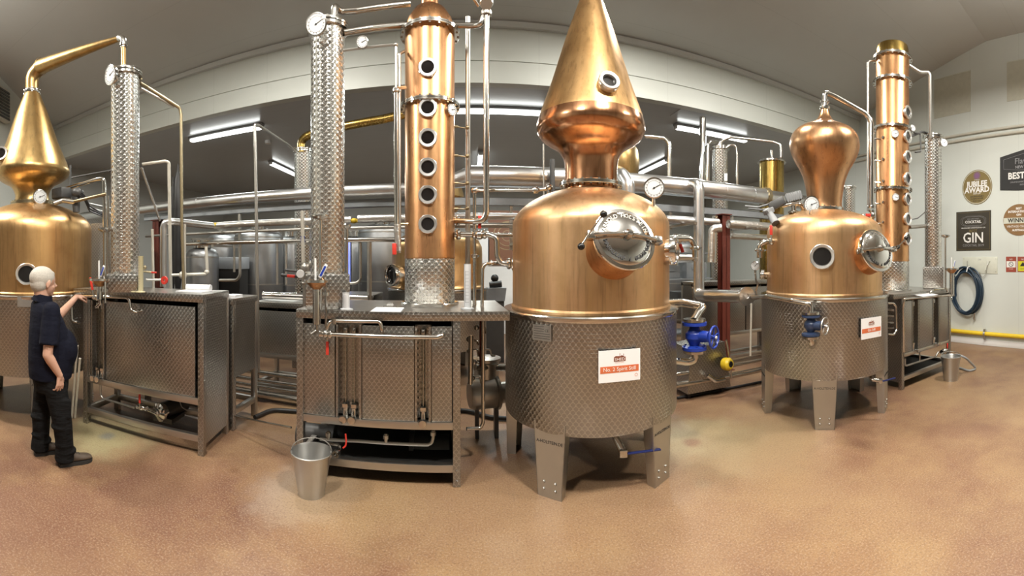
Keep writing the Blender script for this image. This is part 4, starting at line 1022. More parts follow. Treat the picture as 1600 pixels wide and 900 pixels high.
pipe('small tap pipe hanging by the red strapped pipe', [RR(752, 546, 3.9), RR(766, 546, 3.9), RR(768, 556, 3.9), RR(773, 556, 3.85)], .009, 'steel_dull', fil=.02)

# column 1 surroundings
pipe('long sloping bronze pipe from the condenser by the man then down to its cabinet', [RR(219, 130, 4.4), RR(231, 137, 4.5), RR(281, 169, 4.6), RR(283, 180, 4.6), RR(284, 340, 4.6), RR(287, 452, 4.6)], .017, 'brass_fit', fil=.05)
pipe('short sloping steel pipe just under the bronze one', [RR(220, 138, 4.42), RR(272, 167, 4.62)], .012, 'steel_dull')
pipe('vertical pipe with an arm at its top behind the condenser by the man', [RR(222, 257, 5.0), RR(258, 252, 5.0), RR(264, 254, 5.0), RR(264, 262, 5.0), RR(267, 456, 5.0)], .02, 'offwhite_pipe', fil=.05)
pipe('straight pipe leaning down to the right of the condenser by the man', [RR(221, 262, 4.9), RR(250, 345, 5.3)], .014, 'steel_dull')
pipe("thick clad pipe with elbow standing behind the man's cabinet", [RR(255.5, 448, 5.2), RR(255.5, 356, 5.2), RR(258, 347, 5.2), RR(268, 346, 5.2), RR(332, 353, 5.6)], .045, 'clad', fil=.1, n=18)
pipe('thin pale pipe standing left of the thick clad pipe', [RR(240, 458, 4.9), RR(238, 358, 4.9)], .016, 'offwhite_pipe')
pipe("pale pipe with cross fitting over the man's cabinet", [RR(289, 454, 4.75), RR(289, 350, 4.75)], .012, 'offwhite_pipe')
mb = MB(); mb.tube([RR(268, 430, 4.9), RR(322, 428, 4.9), RR(324, 424, 4.9), RR(322, 385, 4.9)], .018, .03); mb.ball(RR(286, 430, 4.85), .05); mb.ball(RR(323, 425, 4.9), .03); mb.solo('pipe', M['offwhite_pipe'], "pale horizontal pipe with bulky tee behind the papers on the man's cabinet", 'pipe')
mb = MB(); v_ = thing('valve_pipe', "short grey pipe ending in a red wheel valve behind the man's cabinet", 'pipe', Matrix.Translation(RR(245, 437, 4.7)))
mb.tube([RR(228, 437, 4.7), RR(262, 437, 4.7)], .014, 0); mb.build('stub', M['steel_dull'], v_, world=True); mb = MB(); mb.disc_ring(axisM(RR(257, 438, 4.65), (0, -1, 0)), .015, .045, -.01, .01); mb.build('red_wheel', M['red'], v_, world=True)
v_ = thing('valve_pipe', 'red lever tap on the pale pipes behind the left measuring cylinder', 'valve', Matrix.Translation(RR(235, 425, 4.75)))
mb = MB(); mb.tube([RR(224, 424, 4.75), RR(240, 426, 4.75)], .012, 0); mb.ball(RR(226, 418, 4.75), .025); mb.build('stub', M['brass_fit'], v_, world=True); mb = MB(); mb.bar(RR(236, 425.5, 4.7), RR(245, 426, 4.7), .022, .02, bev=.004); mb.build('red_lever', M['red'], v_, world=True)
# tall vertical between the cabinets
h_ = [RR(398, 640, 5.1)]
pipe('tall slim pipe rising to the low ceiling lamp between left and middle cabinets', [RR(404, 581, 5.2), RR(400, 300, 5.2), RR(398, 196, 5.2), RR(404, 196, 5.3), RR(450, 226, 6.2), RR(462, 238, 6.9)], .02, 'steel_dull', fil=.03)
# left of the left condenser
pipe('upright pipe left of the condenser by the man, bent over at its top', [RR(165, 440, 4.75), RR(163, 290, 4.75), RR(162, 279, 4.75), RR(152, 280, 4.8), RR(100, 296, 5.2)], .024, fil=.08)
pipe('thinner upright pipe beside the bent pipe, left of the condenser by the man', [RR(170, 452, 4.6), RR(169, 305, 4.6)], .014)
pipe('double run of thin pipe from still by the man dome to the upright pipes', [RR(116, 315, 4.9), RR(166, 303, 4.7)], .018, 'brass_fit')
pipe('thin rod across from ceiling post to condenser by the man', [RR(110, 278, 6.5), RR(175, 266, 6.2)], .012, 'dark_metal')
pipe('thin black post standing behind the still by the man dome', [RR(110, 258, 6.0), RR(110, 312, 6.0)], .014, 'dark_metal')
for k, (a, b) in enumerate((((136, 318), (178, 327)), ((138, 325), (178, 336)))):
    pipe(('upper' if k == 0 else 'lower') + ' slanting dark pipe between still by the man and condenser by the man', [RR(*a, 5.4), RR(*b, 6.4)], .02, 'steel_dull')
ac = thing('valve_actuator', 'dark cast valve actuator with cables behind the still by the man shoulder', 'valve', Matrix.Translation(RR(118, 315, 4.9)))
q = RR(97, 303, 5.1); mb = MB(); mb.box(q.x - .12, q.x + .1, q.y - .08, q.y + .08, q.z - .06, q.z + .07, None, .02); mb.build('motor_box', M['dark_metal'], ac, world=True)
q = RR(121, 305, 4.95); mb = MB(); mb.cyl(q + Vector((-.03, 0, .05)), q + Vector((-.02, .0, -.2)), .055, .04, 18); mb.ball(q + Vector((0, 0, .03)), .075, (1, 1, .8)); mb.build('gear_case', M['dark_metal'], ac, world=True)
mb = MB(); mb.tube([RR(84, 318, 5.0), RR(98, 313, 5.0), RR(118, 316, 4.95)], .03, .05); mb.build('valve_body', M['steel_dull'], ac, world=True)
for k in range(3):
    mb = MB(); mb.tube([RR(118, 297 + k * 2, 4.9), RR(131, 304 + k * 3, 4.9), RR(140, 322 + k * 4, 5.2), RR(160, 334 + k * 2, 5.6)], .009, .1, 8); mb.build('cable', M['black'], ac, world=True)
# gin still actuator
ac = thing('valve_actuator', 'grey ribbed valve actuator on the left shoulder of the gin still', 'valve', Matrix.Translation(RR(1210, 345, 5.0)))
q = RR(1240, 308, 5.1); R_ = Matrix.Translation(q) @ Matrix.Rotation(-.72, 4, 'Z') @ Matrix.Rotation(-.25, 4, 'Y'); mb = MB(); mb.box(-.1, .1, -.08, .08, -.05, .05, R_, .015)
for i in range(7): mb.box(-.085 + i * .026, -.075 + i * .026, -.085, .085, -.055, .055, R_)
mb.build('motor_box', M['grey_pl'], ac, world=True)
q = RR(1216, 317, 5.0); mb = MB(); mb.box(-.12, .08, -.05, .05, -.05, .05, Matrix.Translation(q) @ Matrix.Rotation(-.72, 4, 'Z') @ Matrix.Rotation(-.5, 4, 'Y'), .012); mb.build('gear_case', M['dark_metal'], ac, world=True)
a, b = RR(1201, 330, 4.95), RR(1212, 349, 4.85)
mb = MB(); mb.cyl(a, b, .035, .05, 18); mb.lathe([(.05, 0), (.06, .01), (.05, .02)], axisM(a, b - a), 16, closed=True); mb.box(-.05, .05, -.05, .05, -.03, .03, Matrix.Translation(a) @ Matrix.Rotation(-.5, 4, 'Y'), .006); mb.build('valve_body', M['grey_pl'], ac, world=True)
mb = MB(); mb.tube([RR(1222, 322, 5.0), RR(1236, 319, 5.0), RR(1250, 319, 5.05), RR(1254, 325, 5.1), RR(1254, 333, 5.15)], .024, .06); clamp(mb, RR(1240, 332, 5.0), (0, 0, 1), .04); mb.tube([RR(1240, 322, 5.0), RR(1241, 338, 5.0)], .03, 0); mb.build('air_line', M['steel'], ac, world=True)
mb = MB(); mb.tube([RR(1165, 322, 5.6), RR(1185, 324, 5.4), RR(1205, 318, 5.1)], .012, .05); mb.tube([RR(1170, 326, 5.6), RR(1190, 328, 5.4), RR(1203, 326, 5.0)], .012, .05); mb.build('cable', M['grey_pl'], ac, world=True)
# tower 4 pipes
pipe('thin pipe standing left of the seven-window column', [RR(1368, 95, 6.3), RR(1358, 95, 6.2), RR(1356, 99, 6.2), RR(1356, 175, 6.2), RR(1356, 330, 6.2)], .016, 'steel_dull', fil=.04)
pipe('bent steel pipe from the top of the seven-window column to the slender end condenser', [RR(1420, 102, 6.4), RR(1437, 113, 6.5), RR(1450, 113, 6.6), RR(1453, 117, 6.6), RR(1454, 216, 6.8)], .03, 'steel_dull', fil=.12)
pipe('short cross pipe between seven-window column and slender end condenser, lower', [RR(1421, 355, 6.4), RR(1446, 353, 6.9)], .03, 'steel_dull')
pipe('sagging thin cable between seven-window column and slender end condenser', [RR(1420, 344, 6.4), RR(1434, 341, 6.6), RR(1446, 331, 6.9)], .008, 'dark_metal', fil=.1)
pipe('short upper bracket rod between seven-window column and slender end condenser', [RR(1421, 214, 6.4), RR(1440, 206, 6.8), RR(1449, 208, 6.9)], .02, 'dark_metal')
pipe('thin pipe bent over near the head of the slender end condenser', [RR(1428, 207, 6.5), RR(1438, 209, 6.6), RR(1439, 237, 6.6), RR(1430, 238, 6.5)], .012, 'dark_metal', fil=.03)

# ------------------------------------------------------------------ overhead mains behind the row
d_ = thing('insulated_duct', 'large clad duct running behind the row of stills at head height', 'duct', Matrix.Translation(YY(1000, 290, 5.8)))
YD = 5.8; zd = YY(1040, 290, YD).z
xs = [YY(736, 281, YD).x, YY(900, 281, YD).x, YY(1090, 290, YD).x, YY(1194, 300, YD).x]
xe = YY(1240, 300, YD).x
mb = MB(); mb.cyl((xs[0], YD, zd), (xs[3], YD, zd), .145, n=32)
for x in (xs[0] + .35, xs[1] + .2, xs[2] - .35, xs[2] + .5, xs[2] + 1.1): mb.disc_ring(axisM((x, YD, zd), (1, 0, 0)), .14, .149, -.006, .006)
mb.build('duct_run', M['clad'], d_, world=True)
mb = MB(); mb.cyl((xs[3] + .06, YD, zd - .01), (xe + .3, YD, zd - .01), .135, n=32); mb.build('duct_end', M['clad'], d_, world=True)
mb = MB(); mb.disc_ring(axisM((xs[3] + .03, YD, zd), (1, 0, 0)), .1, .165, -.035, .035); bolt_ring(mb, axisM((xs[3] + .03, YD, zd), (1, 0, 0)), .15, 12, -.05, .01, .1); mb.build('flange', M['brass_fit'], d_, world=True)
mb = MB(); mb.cyl((xs[0] - .35, YD, zd - .09), (xs[0] + .01, YD, zd), .085, .145, 32); mb.build('reducer', M['clad'], d_, world=True)
zl = YY(400, 308.5, YD).z; x0 = YY(128, 341, YD).x
mb = MB(); mb.cyl((x0, YD, zl), (xs[0] - .34, YD, zl), .088, n=28)
for x in (x0 + 3.2, x0 + 4.1, x0 + 5.6, x0 + 6.6): mb.disc_ring(axisM((x, YD, zl), (1, 0, 0)), .085, .092, -.01, .01)
mb.solo('insulated_duct', M['clad'], 'narrower clad main running left from the duct reducer past both condensers', 'duct')
q = YY(972, 285, 5.4); mb = MB(); mb.tube([YY(966, 270, 5.8), (q.x + .02, 5.45, zd + .02), (q.x + .06, 5.35, zd - .12), (q.x + .06, 5.35, zd - .32)], .1, .12, 24); mb.solo('insulated_duct', M['clad'], 'clad duct elbow hanging just right of the big still neck', 'duct')
# the vertical clad drop with elbow into the gin still
a = YY(1092, 292, 5.5); b = YY(1092, 462, 5.5)
mb = MB(); mb.tube([(a.x, 5.72, zd + .05), (a.x, 5.5, zd + .02), (a.x, 5.5, zd - .2), (a.x, 5.5, b.z), RR(1108, 462, 5.9), RR(1166, 463, 5.15)], .083, .13, 26, 8); mb.disc_ring(axisM(RR(1166, 463, 5.15), RR(1166, 463, 5.15) - RR(1108, 462, 5.9)), .03, .115, -.02, .02)
for z in (2.0, 2.4, 2.75): mb.disc_ring(axisM((a.x, 5.5, z), (0, 0, 1)), .08, .0855, -.004, .004)
mb.solo('insulated_duct', M['clad'], 'clad drop pipe with elbow running into the left side of the gin still', 'duct')
pipe('bright vertical pipe from the low ceiling down to the duct, right of the big still', [RR(1098, 183, 8.2), RR(1098, 262, 8.2), RR(1098, 285, 8.2)], .064, 'chrome', n=18)
pipe('thin bent pipe beside the bright ceiling pipe', [RR(1120, 222, 7.2), RR(1110, 221, 7.0), RR(1106, 226, 6.95), RR(1106, 285, 6.95)], .03, 'steel', fil=.08)
pipe('bent steel pipe rising right of the big still head', [RR(1008, 213, 7.0), RR(1038, 216, 7.0), RR(1046, 224, 7.0), RR(1046, 280, 7.0)], .035, 'steel', fil=.12)
pipe('small dark post valve left of the big still neck', [YY(863, 338, 5.55), YY(863, 249, 5.55)], .035, 'dark_metal', n=14)
pipe('thin post left of the big still neck', [YY(850, 338, 5.55), YY(849, 225, 5.55)], .012, 'steel_dull')
# channel beam (cable tray)
yb = 5.9
mb = MB(); zb_ = YY(1115, 330, yb).z; xa, xb_ = YY(225, 340, yb).x, YY(1225, 340, yb).x
mb.box(xa, xb_, yb, yb + .006, zb_ - .055, zb_ + .055); mb.box(xa, xb_, yb, yb + .12, zb_ + .05, zb_ + .056); mb.box(xa, xb_, yb, yb + .12, zb_ - .056, zb_ - .05); mb.box(xa, xb_, yb + .114, yb + .12, zb_ - .05, zb_ + .05)
for i in range(24): mb.cyl((xa + .3 + i * .42, yb - .004, zb_ + (.012 if i % 2 else -.01)), (xa + .3 + i * .42, yb, zb_ + (.012 if i % 2 else -.01)), .011, n=8)
mb.solo('support_channel', M['beam'], 'long grey steel channel running under the clad duct across the room', 'beam')
for px, lab in ((247, "dark red steel post standing left, behind the man's cabinet"), (1131, 'dark red steel post standing between big still and gin still')):
    q = YY(px, 400, 5.75 if px > 900 else 5.95); s_ = .075; mb = MB()
    mb.box(q.x - s_, q.x + s_, q.y - s_, q.y - s_ + .012, 0, zb_ - .06); mb.box(q.x - s_, q.x + s_, q.y + s_ - .012, q.y + s_, 0, zb_ - .06); mb.box(q.x - .005, q.x + .005, q.y - s_, q.y + s_, 0, zb_ - .06); mb.box(q.x - .13, q.x + .13, q.y - .13, q.y + .13, 0, .012); mb.box(q.x - .1, q.x + .1, q.y - .1, q.y + .1, zb_ - .075, zb_ - .06)
    mb.solo('steel_post', M['redpost'], lab, 'post')
# mid height mains
Ym = 5.55
def hrun(label, px0, px1, pxr, py, r, m, Y=Ym, **k):
    z = YY(pxr, py, Y).z; return pipe(label, [(YY(px0, py, Y).x, Y, z), (YY(px1, py, Y).x, Y, z)], r, m, **k)
hrun('crumpled foil-wrapped main from yellow tap past the middle condenser, left part', 340, 549, 400, 349, .05, 'foil')
hrun('crumpled foil-wrapped main between middle condenser and wide copper column', 560, 640, 600, 341, .055, 'foil')
hrun('foil-wrapped main right of the red post running to the gin still, upper', 1138, 1225, 1170, 352, .07, 'foil')
hrun('foil-wrapped main right of the red post, lower and darker', 1140, 1222, 1170, 370, .055, 'foil', Y=5.9)
hrun('smooth main behind the right side of the big still to the red post', 1040, 1122, 1080, 345, .06, 'clad')
hrun('smooth main between wide copper column and the biggest still', 700, 880, 760, 338, .045, 'clad')
hrun('dark main just under the foil-wrapped one, left half of the room', 228, 640, 400, 361, .022, 'steel_dull', Y=5.4)
hrun('lower steel main behind left and middle machines at bench height', 272, 640, 400, 378, .03, 'steel', Y=5.3)
hrun('dark main between wide copper column and big still, below the smooth one', 645, 830, 760, 352, .035, 'steel_dull', Y=5.6)
hrun('thin bright main ending at the big still left side', 690, 830, 790, 367.5, .028, 'steel', Y=5.2)
pipe('crooked foil-wrapped stub hanging left of the red post', [RR(1128, 356, 6.2), RR(1116, 357, 6.2), RR(1113, 362, 6.2), RR(1112, 410, 6.2)], .062, 'foil', fil=.1, n=16)
mb = MB(); q = YY(337, 352, 5.55); mb.ball(q, .055, (1.2, 1, .8)); mb.cyl(q + Vector((-.13, 0, 0)), q + Vector((.12, 0, 0)), .03, n=10); mb.solo('tap', M['yellow'], 'small yellow tap body on the end of the left foil-wrapped main', 'tap')
mb = MB(); q = YY(553, 345, 5.55); mb.ball(q, .045, (1.2, 1, .8)); mb.cyl(q + Vector((-.1, 0, 0)), q + Vector((.1, 0, 0)), .025, n=10); mb.solo('tap', M['yellow'], 'small yellow tap body right of the middle condenser', 'tap')
for k, (px, py, r, m, lab) in enumerate([(433, 371, 5.3, 'steel_dull', 'thin drop pipe hanging behind the middle cabinet, left one'), (447, 372, 5.3, 'steel_dull', 'thin drop pipe hanging behind the middle cabinet, right one'),
      (366, 368, 5.6, 'steel_dull', "thin drop pipe in front of the grey tank behind the man's cabinet"), (577, 372, 5.6, 'steel_dull', 'brown drop pipe seen between middle condenser and wide copper column')]):
    pipe(lab, [YY(px, 377, 5.32), YY(px, 445 if k < 2 else (425 if k == 2 else 478), 5.32)], .018 if k < 3 else .032, m)
pipe('grey bent pipe with small tap in front of the dark back tanks', [YY(375, 377, 5.33), YY(375, 430, 5.33), YY(370, 438, 5.33), YY(343, 438, 5.33)], .022, 'steel_dull', fil=.1)
pipe('thin bent pipe behind the middle condenser right side', [YY(563, 374, 5.33), YY(563, 437, 5.33), YY(558, 442, 5.33), YY(545, 443, 5.33)], .018, 'steel_dull', fil=.1)
v_ = thing('valve_pipe', 'white painted pipe with blue band and round white knob left of the middle condenser', 'pipe', Matrix.Translation(RR(474, 455, 4.3)))
mb = MB(); mb.tube([RR(472, 330, 4.35), RR(474, 412, 4.3)], .019, 0, 12); mb.build('riser', M['offwhite_pipe'], v_, world=True)
mb = MB(); mb.cyl(RR(473, 369, 4.33), RR(473.2, 379, 4.33), .0225, n=14); mb.build('blue_band', M['blue'], v_, world=True)
mb = MB(); mb.ball(RR(477, 418, 4.3), .055); mb.tube([RR(474, 410, 4.3), RR(476, 450, 4.3)], .03, 0); q = RR(476, 450, 4.3); mb.tube([q, (q.x, q.y, .01)], .02, 0); mb.tube([RR(477, 425, 4.3), RR(490, 430, 4.2)], .025, 0); mb.ball(RR(487, 412, 4.3), .035); mb.ball(RR(477, 442, 4.3), .05, (1, 1, .5)); mb.build('valve_body', M['steel_dull'], v_, world=True)
q = RR(469.5, 428, 4.2); mb = MB(); mb.lathe([(0, .03), (.038, .03), (.042, 0), (0, 0)], axisM(q, (.3, -1, 0)), 20); mb.build('white_knob', M['white'], v_, world=True)
mb = MB(); mb.tube([RR(440, 430, 4.5), RR(465, 432, 4.35)], .016, 0); mb.tube([RR(446, 422, 4.45), RR(464, 424, 4.35)], .012, 0); mb.build('side_arm', M['dark_metal'], v_, world=True)
mb = MB(); mb.bar(RR(449, 431, 4.4), RR(461, 432, 4.35), .03, .03, bev=.006); mb.build('red_wheel', M['red'], v_, world=True)
for k, xx in enumerate((-3.55, -2.1, -.62, .62, 3.1, 4.3)):
    mb = MB(); z0 = zb_ - .05
    zf = YY(400, 349, Ym).z if xx < 1 else YY(1080, 345, Ym).z; rf = .05 if xx < 1 else .06; zm = YY(400, 378, 5.3).z
    mb.box(xx - .02, xx + .02, yb + .02, yb + .06, (zm if xx < 1 else zf) - .12, z0 + .04)
    mb.box(xx - .02, xx + .02, 5.15, yb + .05, zf - rf - .03, zf - rf + .002)
    if xx < 1: mb.box(xx - .02, xx + .02, 5.15, yb + .05, zm - .06, zm - .028)
    mb.solo('pipe_bracket', M['steel_dull'], ["pipe bracket hung from the grey channel behind the man's cabinet", 'pipe bracket hung from the grey channel left of the middle condenser', 'pipe bracket hung from the grey channel close by the wide copper column, left', 'pipe bracket hung from the grey channel between wide copper column and big still', 'pipe bracket hung from the grey channel right of the big still', 'pipe bracket hung from the grey channel right of the red post'][k], 'bracket', 'brackets under the grey channel')
# floor runs
for k, (y, r, lab) in enumerate([(584, .032, 'topmost'), (596, .026, 'second'), (606, .022, 'third'), (618, .05, 'lowest and thickest')]):
    Yf = 4.9 - .03 * k; z = YY(420, y, Yf).z
    pipe(lab + ' of the four low pipes left of the middle cabinet', [(YY(352, y, Yf).x, Yf, z), (-1.2, Yf, z), (-.9, Yf + .1, z)], r)
for k, (y, r, lab) in enumerate([(578, .025, 'upper thin'), (594, .04, 'lower thick')]):
    Yf = 4.75; z = YY(1120, y - 3, Yf).z
    pipe(lab + ' floor pipe running from big still to gin still', [(YY(1040, y, Yf).x, Yf, z), (YY(1192, y, Yf).x, Yf, z)], r, n=16)
pipe('slack black hose on the floor behind the middle cabinet', [ZZ(398, 652, .03), ZZ(425, 640, .03), ZZ(455, 642, .03), ZZ(730, 640, .03), ZZ(765, 652, .03), ZZ(815, 655, .03)], .025, 'black', name='hose', fil=.3, cat='hose')
pipe('black cable on the floor between big still and gin still', [ZZ(1058, 622, .02), ZZ(1110, 612, .02), ZZ(1192, 596, .02)], .018, 'black', name='cable', fil=.3, cat='cable')
pipe('thin rod lying on the floor between left and middle cabinets', [RR(364, 649, 4.5), RR(455, 668, 3.9)], .01, 'steel', name='rod', cat='rod')
pipe('white rod hanging behind the gin still left side', [RR(1174, 474, 5.0), RR(1172.5, 556, 5.0)], .012, 'offwhite_pipe', name='rod', cat='rod')
# ------------------------------------------------------------------ second row of machines in the low room
def back_still(label, cx, D, prof, neck, kind):
    s = pot_still(label, cx, D, prof, R=.785, Rc=.73, mats=('copper_gold', 'copper_old'), neck_split=neck, detail=False)
    return s
zz = [(r, z) for r, z in p4]
low4 = [q for q in p4 if q[1] < 2.45]
bs1 = back_still('golden copper still standing behind the wide copper column', 683, 6.75, [(.72, 1.45)] + [(.72, 1.9), (.715, 2.02), (.66, 2.13), (.5, 2.22), (.3, 2.27), (.22, 2.28), (.22, 2.4), (.25, 2.52), (.38, 2.66), (.44, 2.8), (.4, 2.95), (.22, 3.08), (.1, 3.2), (.08, 3.45)], 6, 0)
q = hit(MW[bs1.name], 620, 430, -.55); sight_glass(bs1, q, Vector((-.75, -.66, 0)), .16, .125, .12, name='side_hatch')
pipe('dark bronze swan-neck pipe arching over behind the middle condenser', [RR(471, 238, 7.2), RR(471, 220, 7.2), RR(480, 212, 7.1), RR(545, 196, 6.9), RR(600, 186, 6.8), RR(683, 168, 6.75), RR(683, 200, 6.75)], .07, 'brass', fil=.25, n=18, name='vapour_pipe')
bs2 = back_still('copper still with round bulb head, mostly hidden behind the biggest still', 957, 7.1, [(.72, 1.45), (.72, 1.95), (.70, 2.05), (.6, 2.18), (.4, 2.28), (.25, 2.3), (.24, 2.6), (.27, 2.85), (.36, 3.05), (.43, 3.25), (.455, 3.45), (.43, 3.65), (.34, 3.8), (.2, 3.9), (.08, 3.98), (.05, 4.1)], 5, 0)
cond = {}
b1 = condenser('brass-topped patterned condenser behind the middle condenser, left side', 473, 7.3, .145, 0, .6, 3.70)
b2 = condenser('patterned condenser hung with a white tag, above the duct right of the big still', 1125, 8.0, .145, 0, .6, 3.93)
mb = MB(); q = hit(MW[b2.name], 1134, 276, -.16); mb.box(q.x - .03, q.x + .03, q.y - .005, q.y, q.z - .08, q.z + .06); mb.build('tag', M['white'], b2)
mb = MB(); mb.tube([(0, .02, 3.9), (.02, .02, 4.08), (.2, 0, 4.15), (1.0, -.2, 4.02), (1.13, -.25, 3.95), (1.13, -.25, 3.72)], .03, .12); mb.build('head_pipe', M['steel'], b2)
mb = MB(); mb.tube([(.1, -.12, 3.9), (.2, -.12, 3.98), (.3, -.1, 3.95), (.32, -.1, 3.8), (.32, -.1, 2.9)], .022, .08); mb.build('side_pipe', M['steel'], b2)
b3 = condenser('small patterned condenser seen between the gin still and seven-window column', 1327, 9.0, .125, 0, .6, zr(294, 9.0))
bt = thing('distilling_tower', 'brass-coloured cylinder above the duct left of the gin still head', 'column', frame(1206, 8.6))
mb = MB(); mb.lathe([(.252, .9), (.252, 3.80)], None, 40); mb.build('column_section', M['brass'], bt); flange(bt, 3.83, .295, .035, bolts=14, name='flange')
mb = MB(); mb.lathe([(.265, 0), (.265, .9)], None, 40, .045); mb.build('lower_sleeve', M['scale'], bt)
mb = MB(); mb.lathe([(0, 3.83), (.12, 3.83), (.1, 3.88), (.03, 3.91), (.03, 4.05), (0, 4.05)], None, 24); mb.build('head_cap', M['steel'], bt)

# cabinets of the second row
cb5, _ = cabinet('patterned steel cabinet standing behind, between left and middle cabinets', (-2.80, 5.05), (-1.20, 5.05), .7, 1.25, [('panel', .06, 1.54, 0)], rail_z=(.50, .56), low_z=(.1, .15))
cb6, _ = cabinet("open-framed patterned steel skid directly behind the man's cabinet", (-3.62, 3.78), (-2.35, 3.80), .56, 1.40, [], rail_z=(.56, .62), low_z=(.16, .22), side='')
cb7, _ = cabinet('patterned steel cabinet behind the gin still, right of the red post', (3.55, 6.0), (5.3, 6.0), .4, 1.45, [('panel', .07, .62, 0), ('panel', .64, 1.1, 0), ('panel', 1.12, 1.68, 0)], rail_z=(.50, .56), low_z=(.1, .15))
mb = MB(); mb.cyl((-2.75, 5.25, 1.32), (-1.25, 5.25, 1.32), .05, n=20); mb.solo('pipe', M['chrome'], 'bright pipe lying along the top of the cabinet behind, left of the middle one', 'pipe')

# plain tanks
def tank(label, px, r, R, zt, m='tank', legs=True):
    t = thing('storage_tank', label, 'tank', frame(px, r))
    mb = MB(); mb.lathe([(R * .3, .28), (R * .96, .38), (R, .42), (R, zt - .18), (R * .97, zt - .12), (R * .8, zt - .05), (R * .4, zt), (0, zt + .01)], None, 48); mb.build('tank_shell', M[m], t)
    for z in (.42, zt * .55, zt - .18): mb = MB(); mb.disc_ring(Matrix.Translation((0, 0, z)), R * .99, R * 1.012, -.012, .012, 48); mb.build('weld_band', M['steel_dull'], t)
    mb = MB(); mb.lathe([(0, zt), (.16, zt - .02), (.16, zt + .08), (.19, zt + .08), (.19, zt + .11), (.1, zt + .13), (0, zt + .14)], Matrix.Translation((0, -R * .3, 0)), 24); mb.box(-.2, .2, -R * .3 - .015, -R * .3 + .015, zt + .13, zt + .16); mb.build('lid', M['steel'], t)
    for a in (45, 135, 225, 315):
        A = Matrix.Rotation(math.radians(a), 4, 'Z'); mb = MB(); mb.box(R * .72 - .03, R * .72 + .03, -.03, .03, 0, .4, A); mb.build('leg', M['steel_dull'], t)
    return t
tank("small dark steel tank behind the papers on the man's cabinet", 316, 7.6, .30, 2.05)
tank("steel tank behind the man's cabinet, second from the left", 351, 9.6, .42, 2.42)
tank("widest steel tank, between man's cabinet and middle condenser", 404, 8.6, .50, 2.45)
tank('steel tank just left of the middle condenser, behind thin pipes', 453, 9.3, .43, 2.35)
tank('large steel tank between middle condenser and wide copper column', 598, 8.6, .50, 2.55)
tank('narrow steel tank close right of the middle condenser', 553, 10.2, .38, 2.4)
tank('steel tank glimpsed right of the big still under the duct', 1065, 10.4, .45, 2.3)
pt = thing('storage_tank', 'pale patterned tank behind the condenser by the man and upright pipes', 'tank', frame(160, 7.4))
mb = MB(); mb.lathe([(0, .3), (.46, .3), (.5, .35), (.5, 2.42), (.4, 2.5), (0, 2.55)], None, 48, .045); mb.build('tank_shell', M['scale'], pt)
for a in (45, 135, 225, 315):
    A = Matrix.Rotation(math.radians(a), 4, 'Z'); mb = MB(); mb.box(.33, .39, -.03, .03, 0, .34, A); mb.build('leg', M['steel_dull'], pt)
# notice board on tanks, dark locker
q = YY(345, 412, 6.6); t = MB(); t.box(q.x - .42, q.x + .42, q.y, q.y + .02, q.z - .12, q.z + .12); 
ct = thing('control_box', "grey control panel box on dark stand behind the man's cabinet papers", 'box', Matrix.Translation((q.x, q.y + .2, 0)))
mb = MB(); mb.box(q.x - .32, q.x + .42, q.y, q.y + .35, q.z - .1, q.z + .12, None, .01); mb.build('box_body', M['beam'], ct, world=True)
mb = MB(); mb.box(q.x - .25, q.x + .4, q.y + .02, q.y + .33, 0, q.z - .1); mb.build('stand', M['dark'], ct, world=True)
t.bm.free()
# black wrapped tubes
for px, y0, y1, rr, lab in ((278, 256, 455, .075, 'thick'), (270, 276, 455, .04, 'thin')):
    r__ = 6.4 if lab == 'thick' else 6.9; a = RR(px, y0, r__); b = RR(px, y1, r__); mb = MB(); mb.lathe([(0, 0), (rr * .5, 0), (rr, .3), (rr * .9, .9), (rr * 1.05, 1.2), (rr * .85, (a - b).length - .25), (rr * .2, (a - b).length - .1), (.01, (a - b).length), (0, (a - b).length)], Matrix.Translation((b.x, b.y, b.z)), 16)
    mb.lathe([(.02, -b.z), (.02, .02)], Matrix.Translation(b), 8); mb.lathe([(0, -b.z), (.15, -b.z), (.15, -b.z + .03), (0, -b.z + .05)], Matrix.Translation(b), 16)
    mb.solo('folded_parasol', M['black'], lab + ' black folded canvas standing behind the condenser by the man pipes', 'parasol')
# shelving rack with boxes, between big still and red post
rk = thing('shelf_rack', 'grey steel shelf rack behind, seen right of the big still', 'rack', Matrix.Translation((3.3, 7.6, 0)))
for x in (2.7, 3.5, 4.9):
    for y in (7.5, 7.95):
        mb = MB(); mb.box(x - .025, x + .025, y - .025, y + .025, 0, 2.0); mb.build('post', M['steel_dull'], rk, world=True)
for z in (.35, .95, 1.45, 1.98):
    mb = MB(); mb.box(2.65, 4.95, 7.47, 7.98, z - .03, z); mb.build('shelf', M['beam'], rk, world=True)
for x, z, wx, hz, m, lab in ((2.95, 1.45, .22, .3, 'dark_metal', 'dark case on the rack seen just right of the big still'), (3.9, 1.45, .25, .26, 'grey_pl', 'grey box on the rack upper shelf left of the red post'), (4.55, 1.45, .25, .32, 'beam', 'pale machine case on the rack right of the red post'), (4.4, .95, .3, .22, 'dark_metal', 'black crate on the rack lower shelf right of the red post'), (3.1, .95, .2, .3, 'black', 'black drum case on the rack lower shelf by the big still')):
    mb = MB(); mb.box(x - wx, x + wx, 7.52, 7.9, z, z + hz, None, .015); mb.box(x - wx * .5, x + wx * .5, 7.505, 7.52, z + hz * .55, z + hz * .7); mb.solo('storage_case', M[m], lab, 'box')
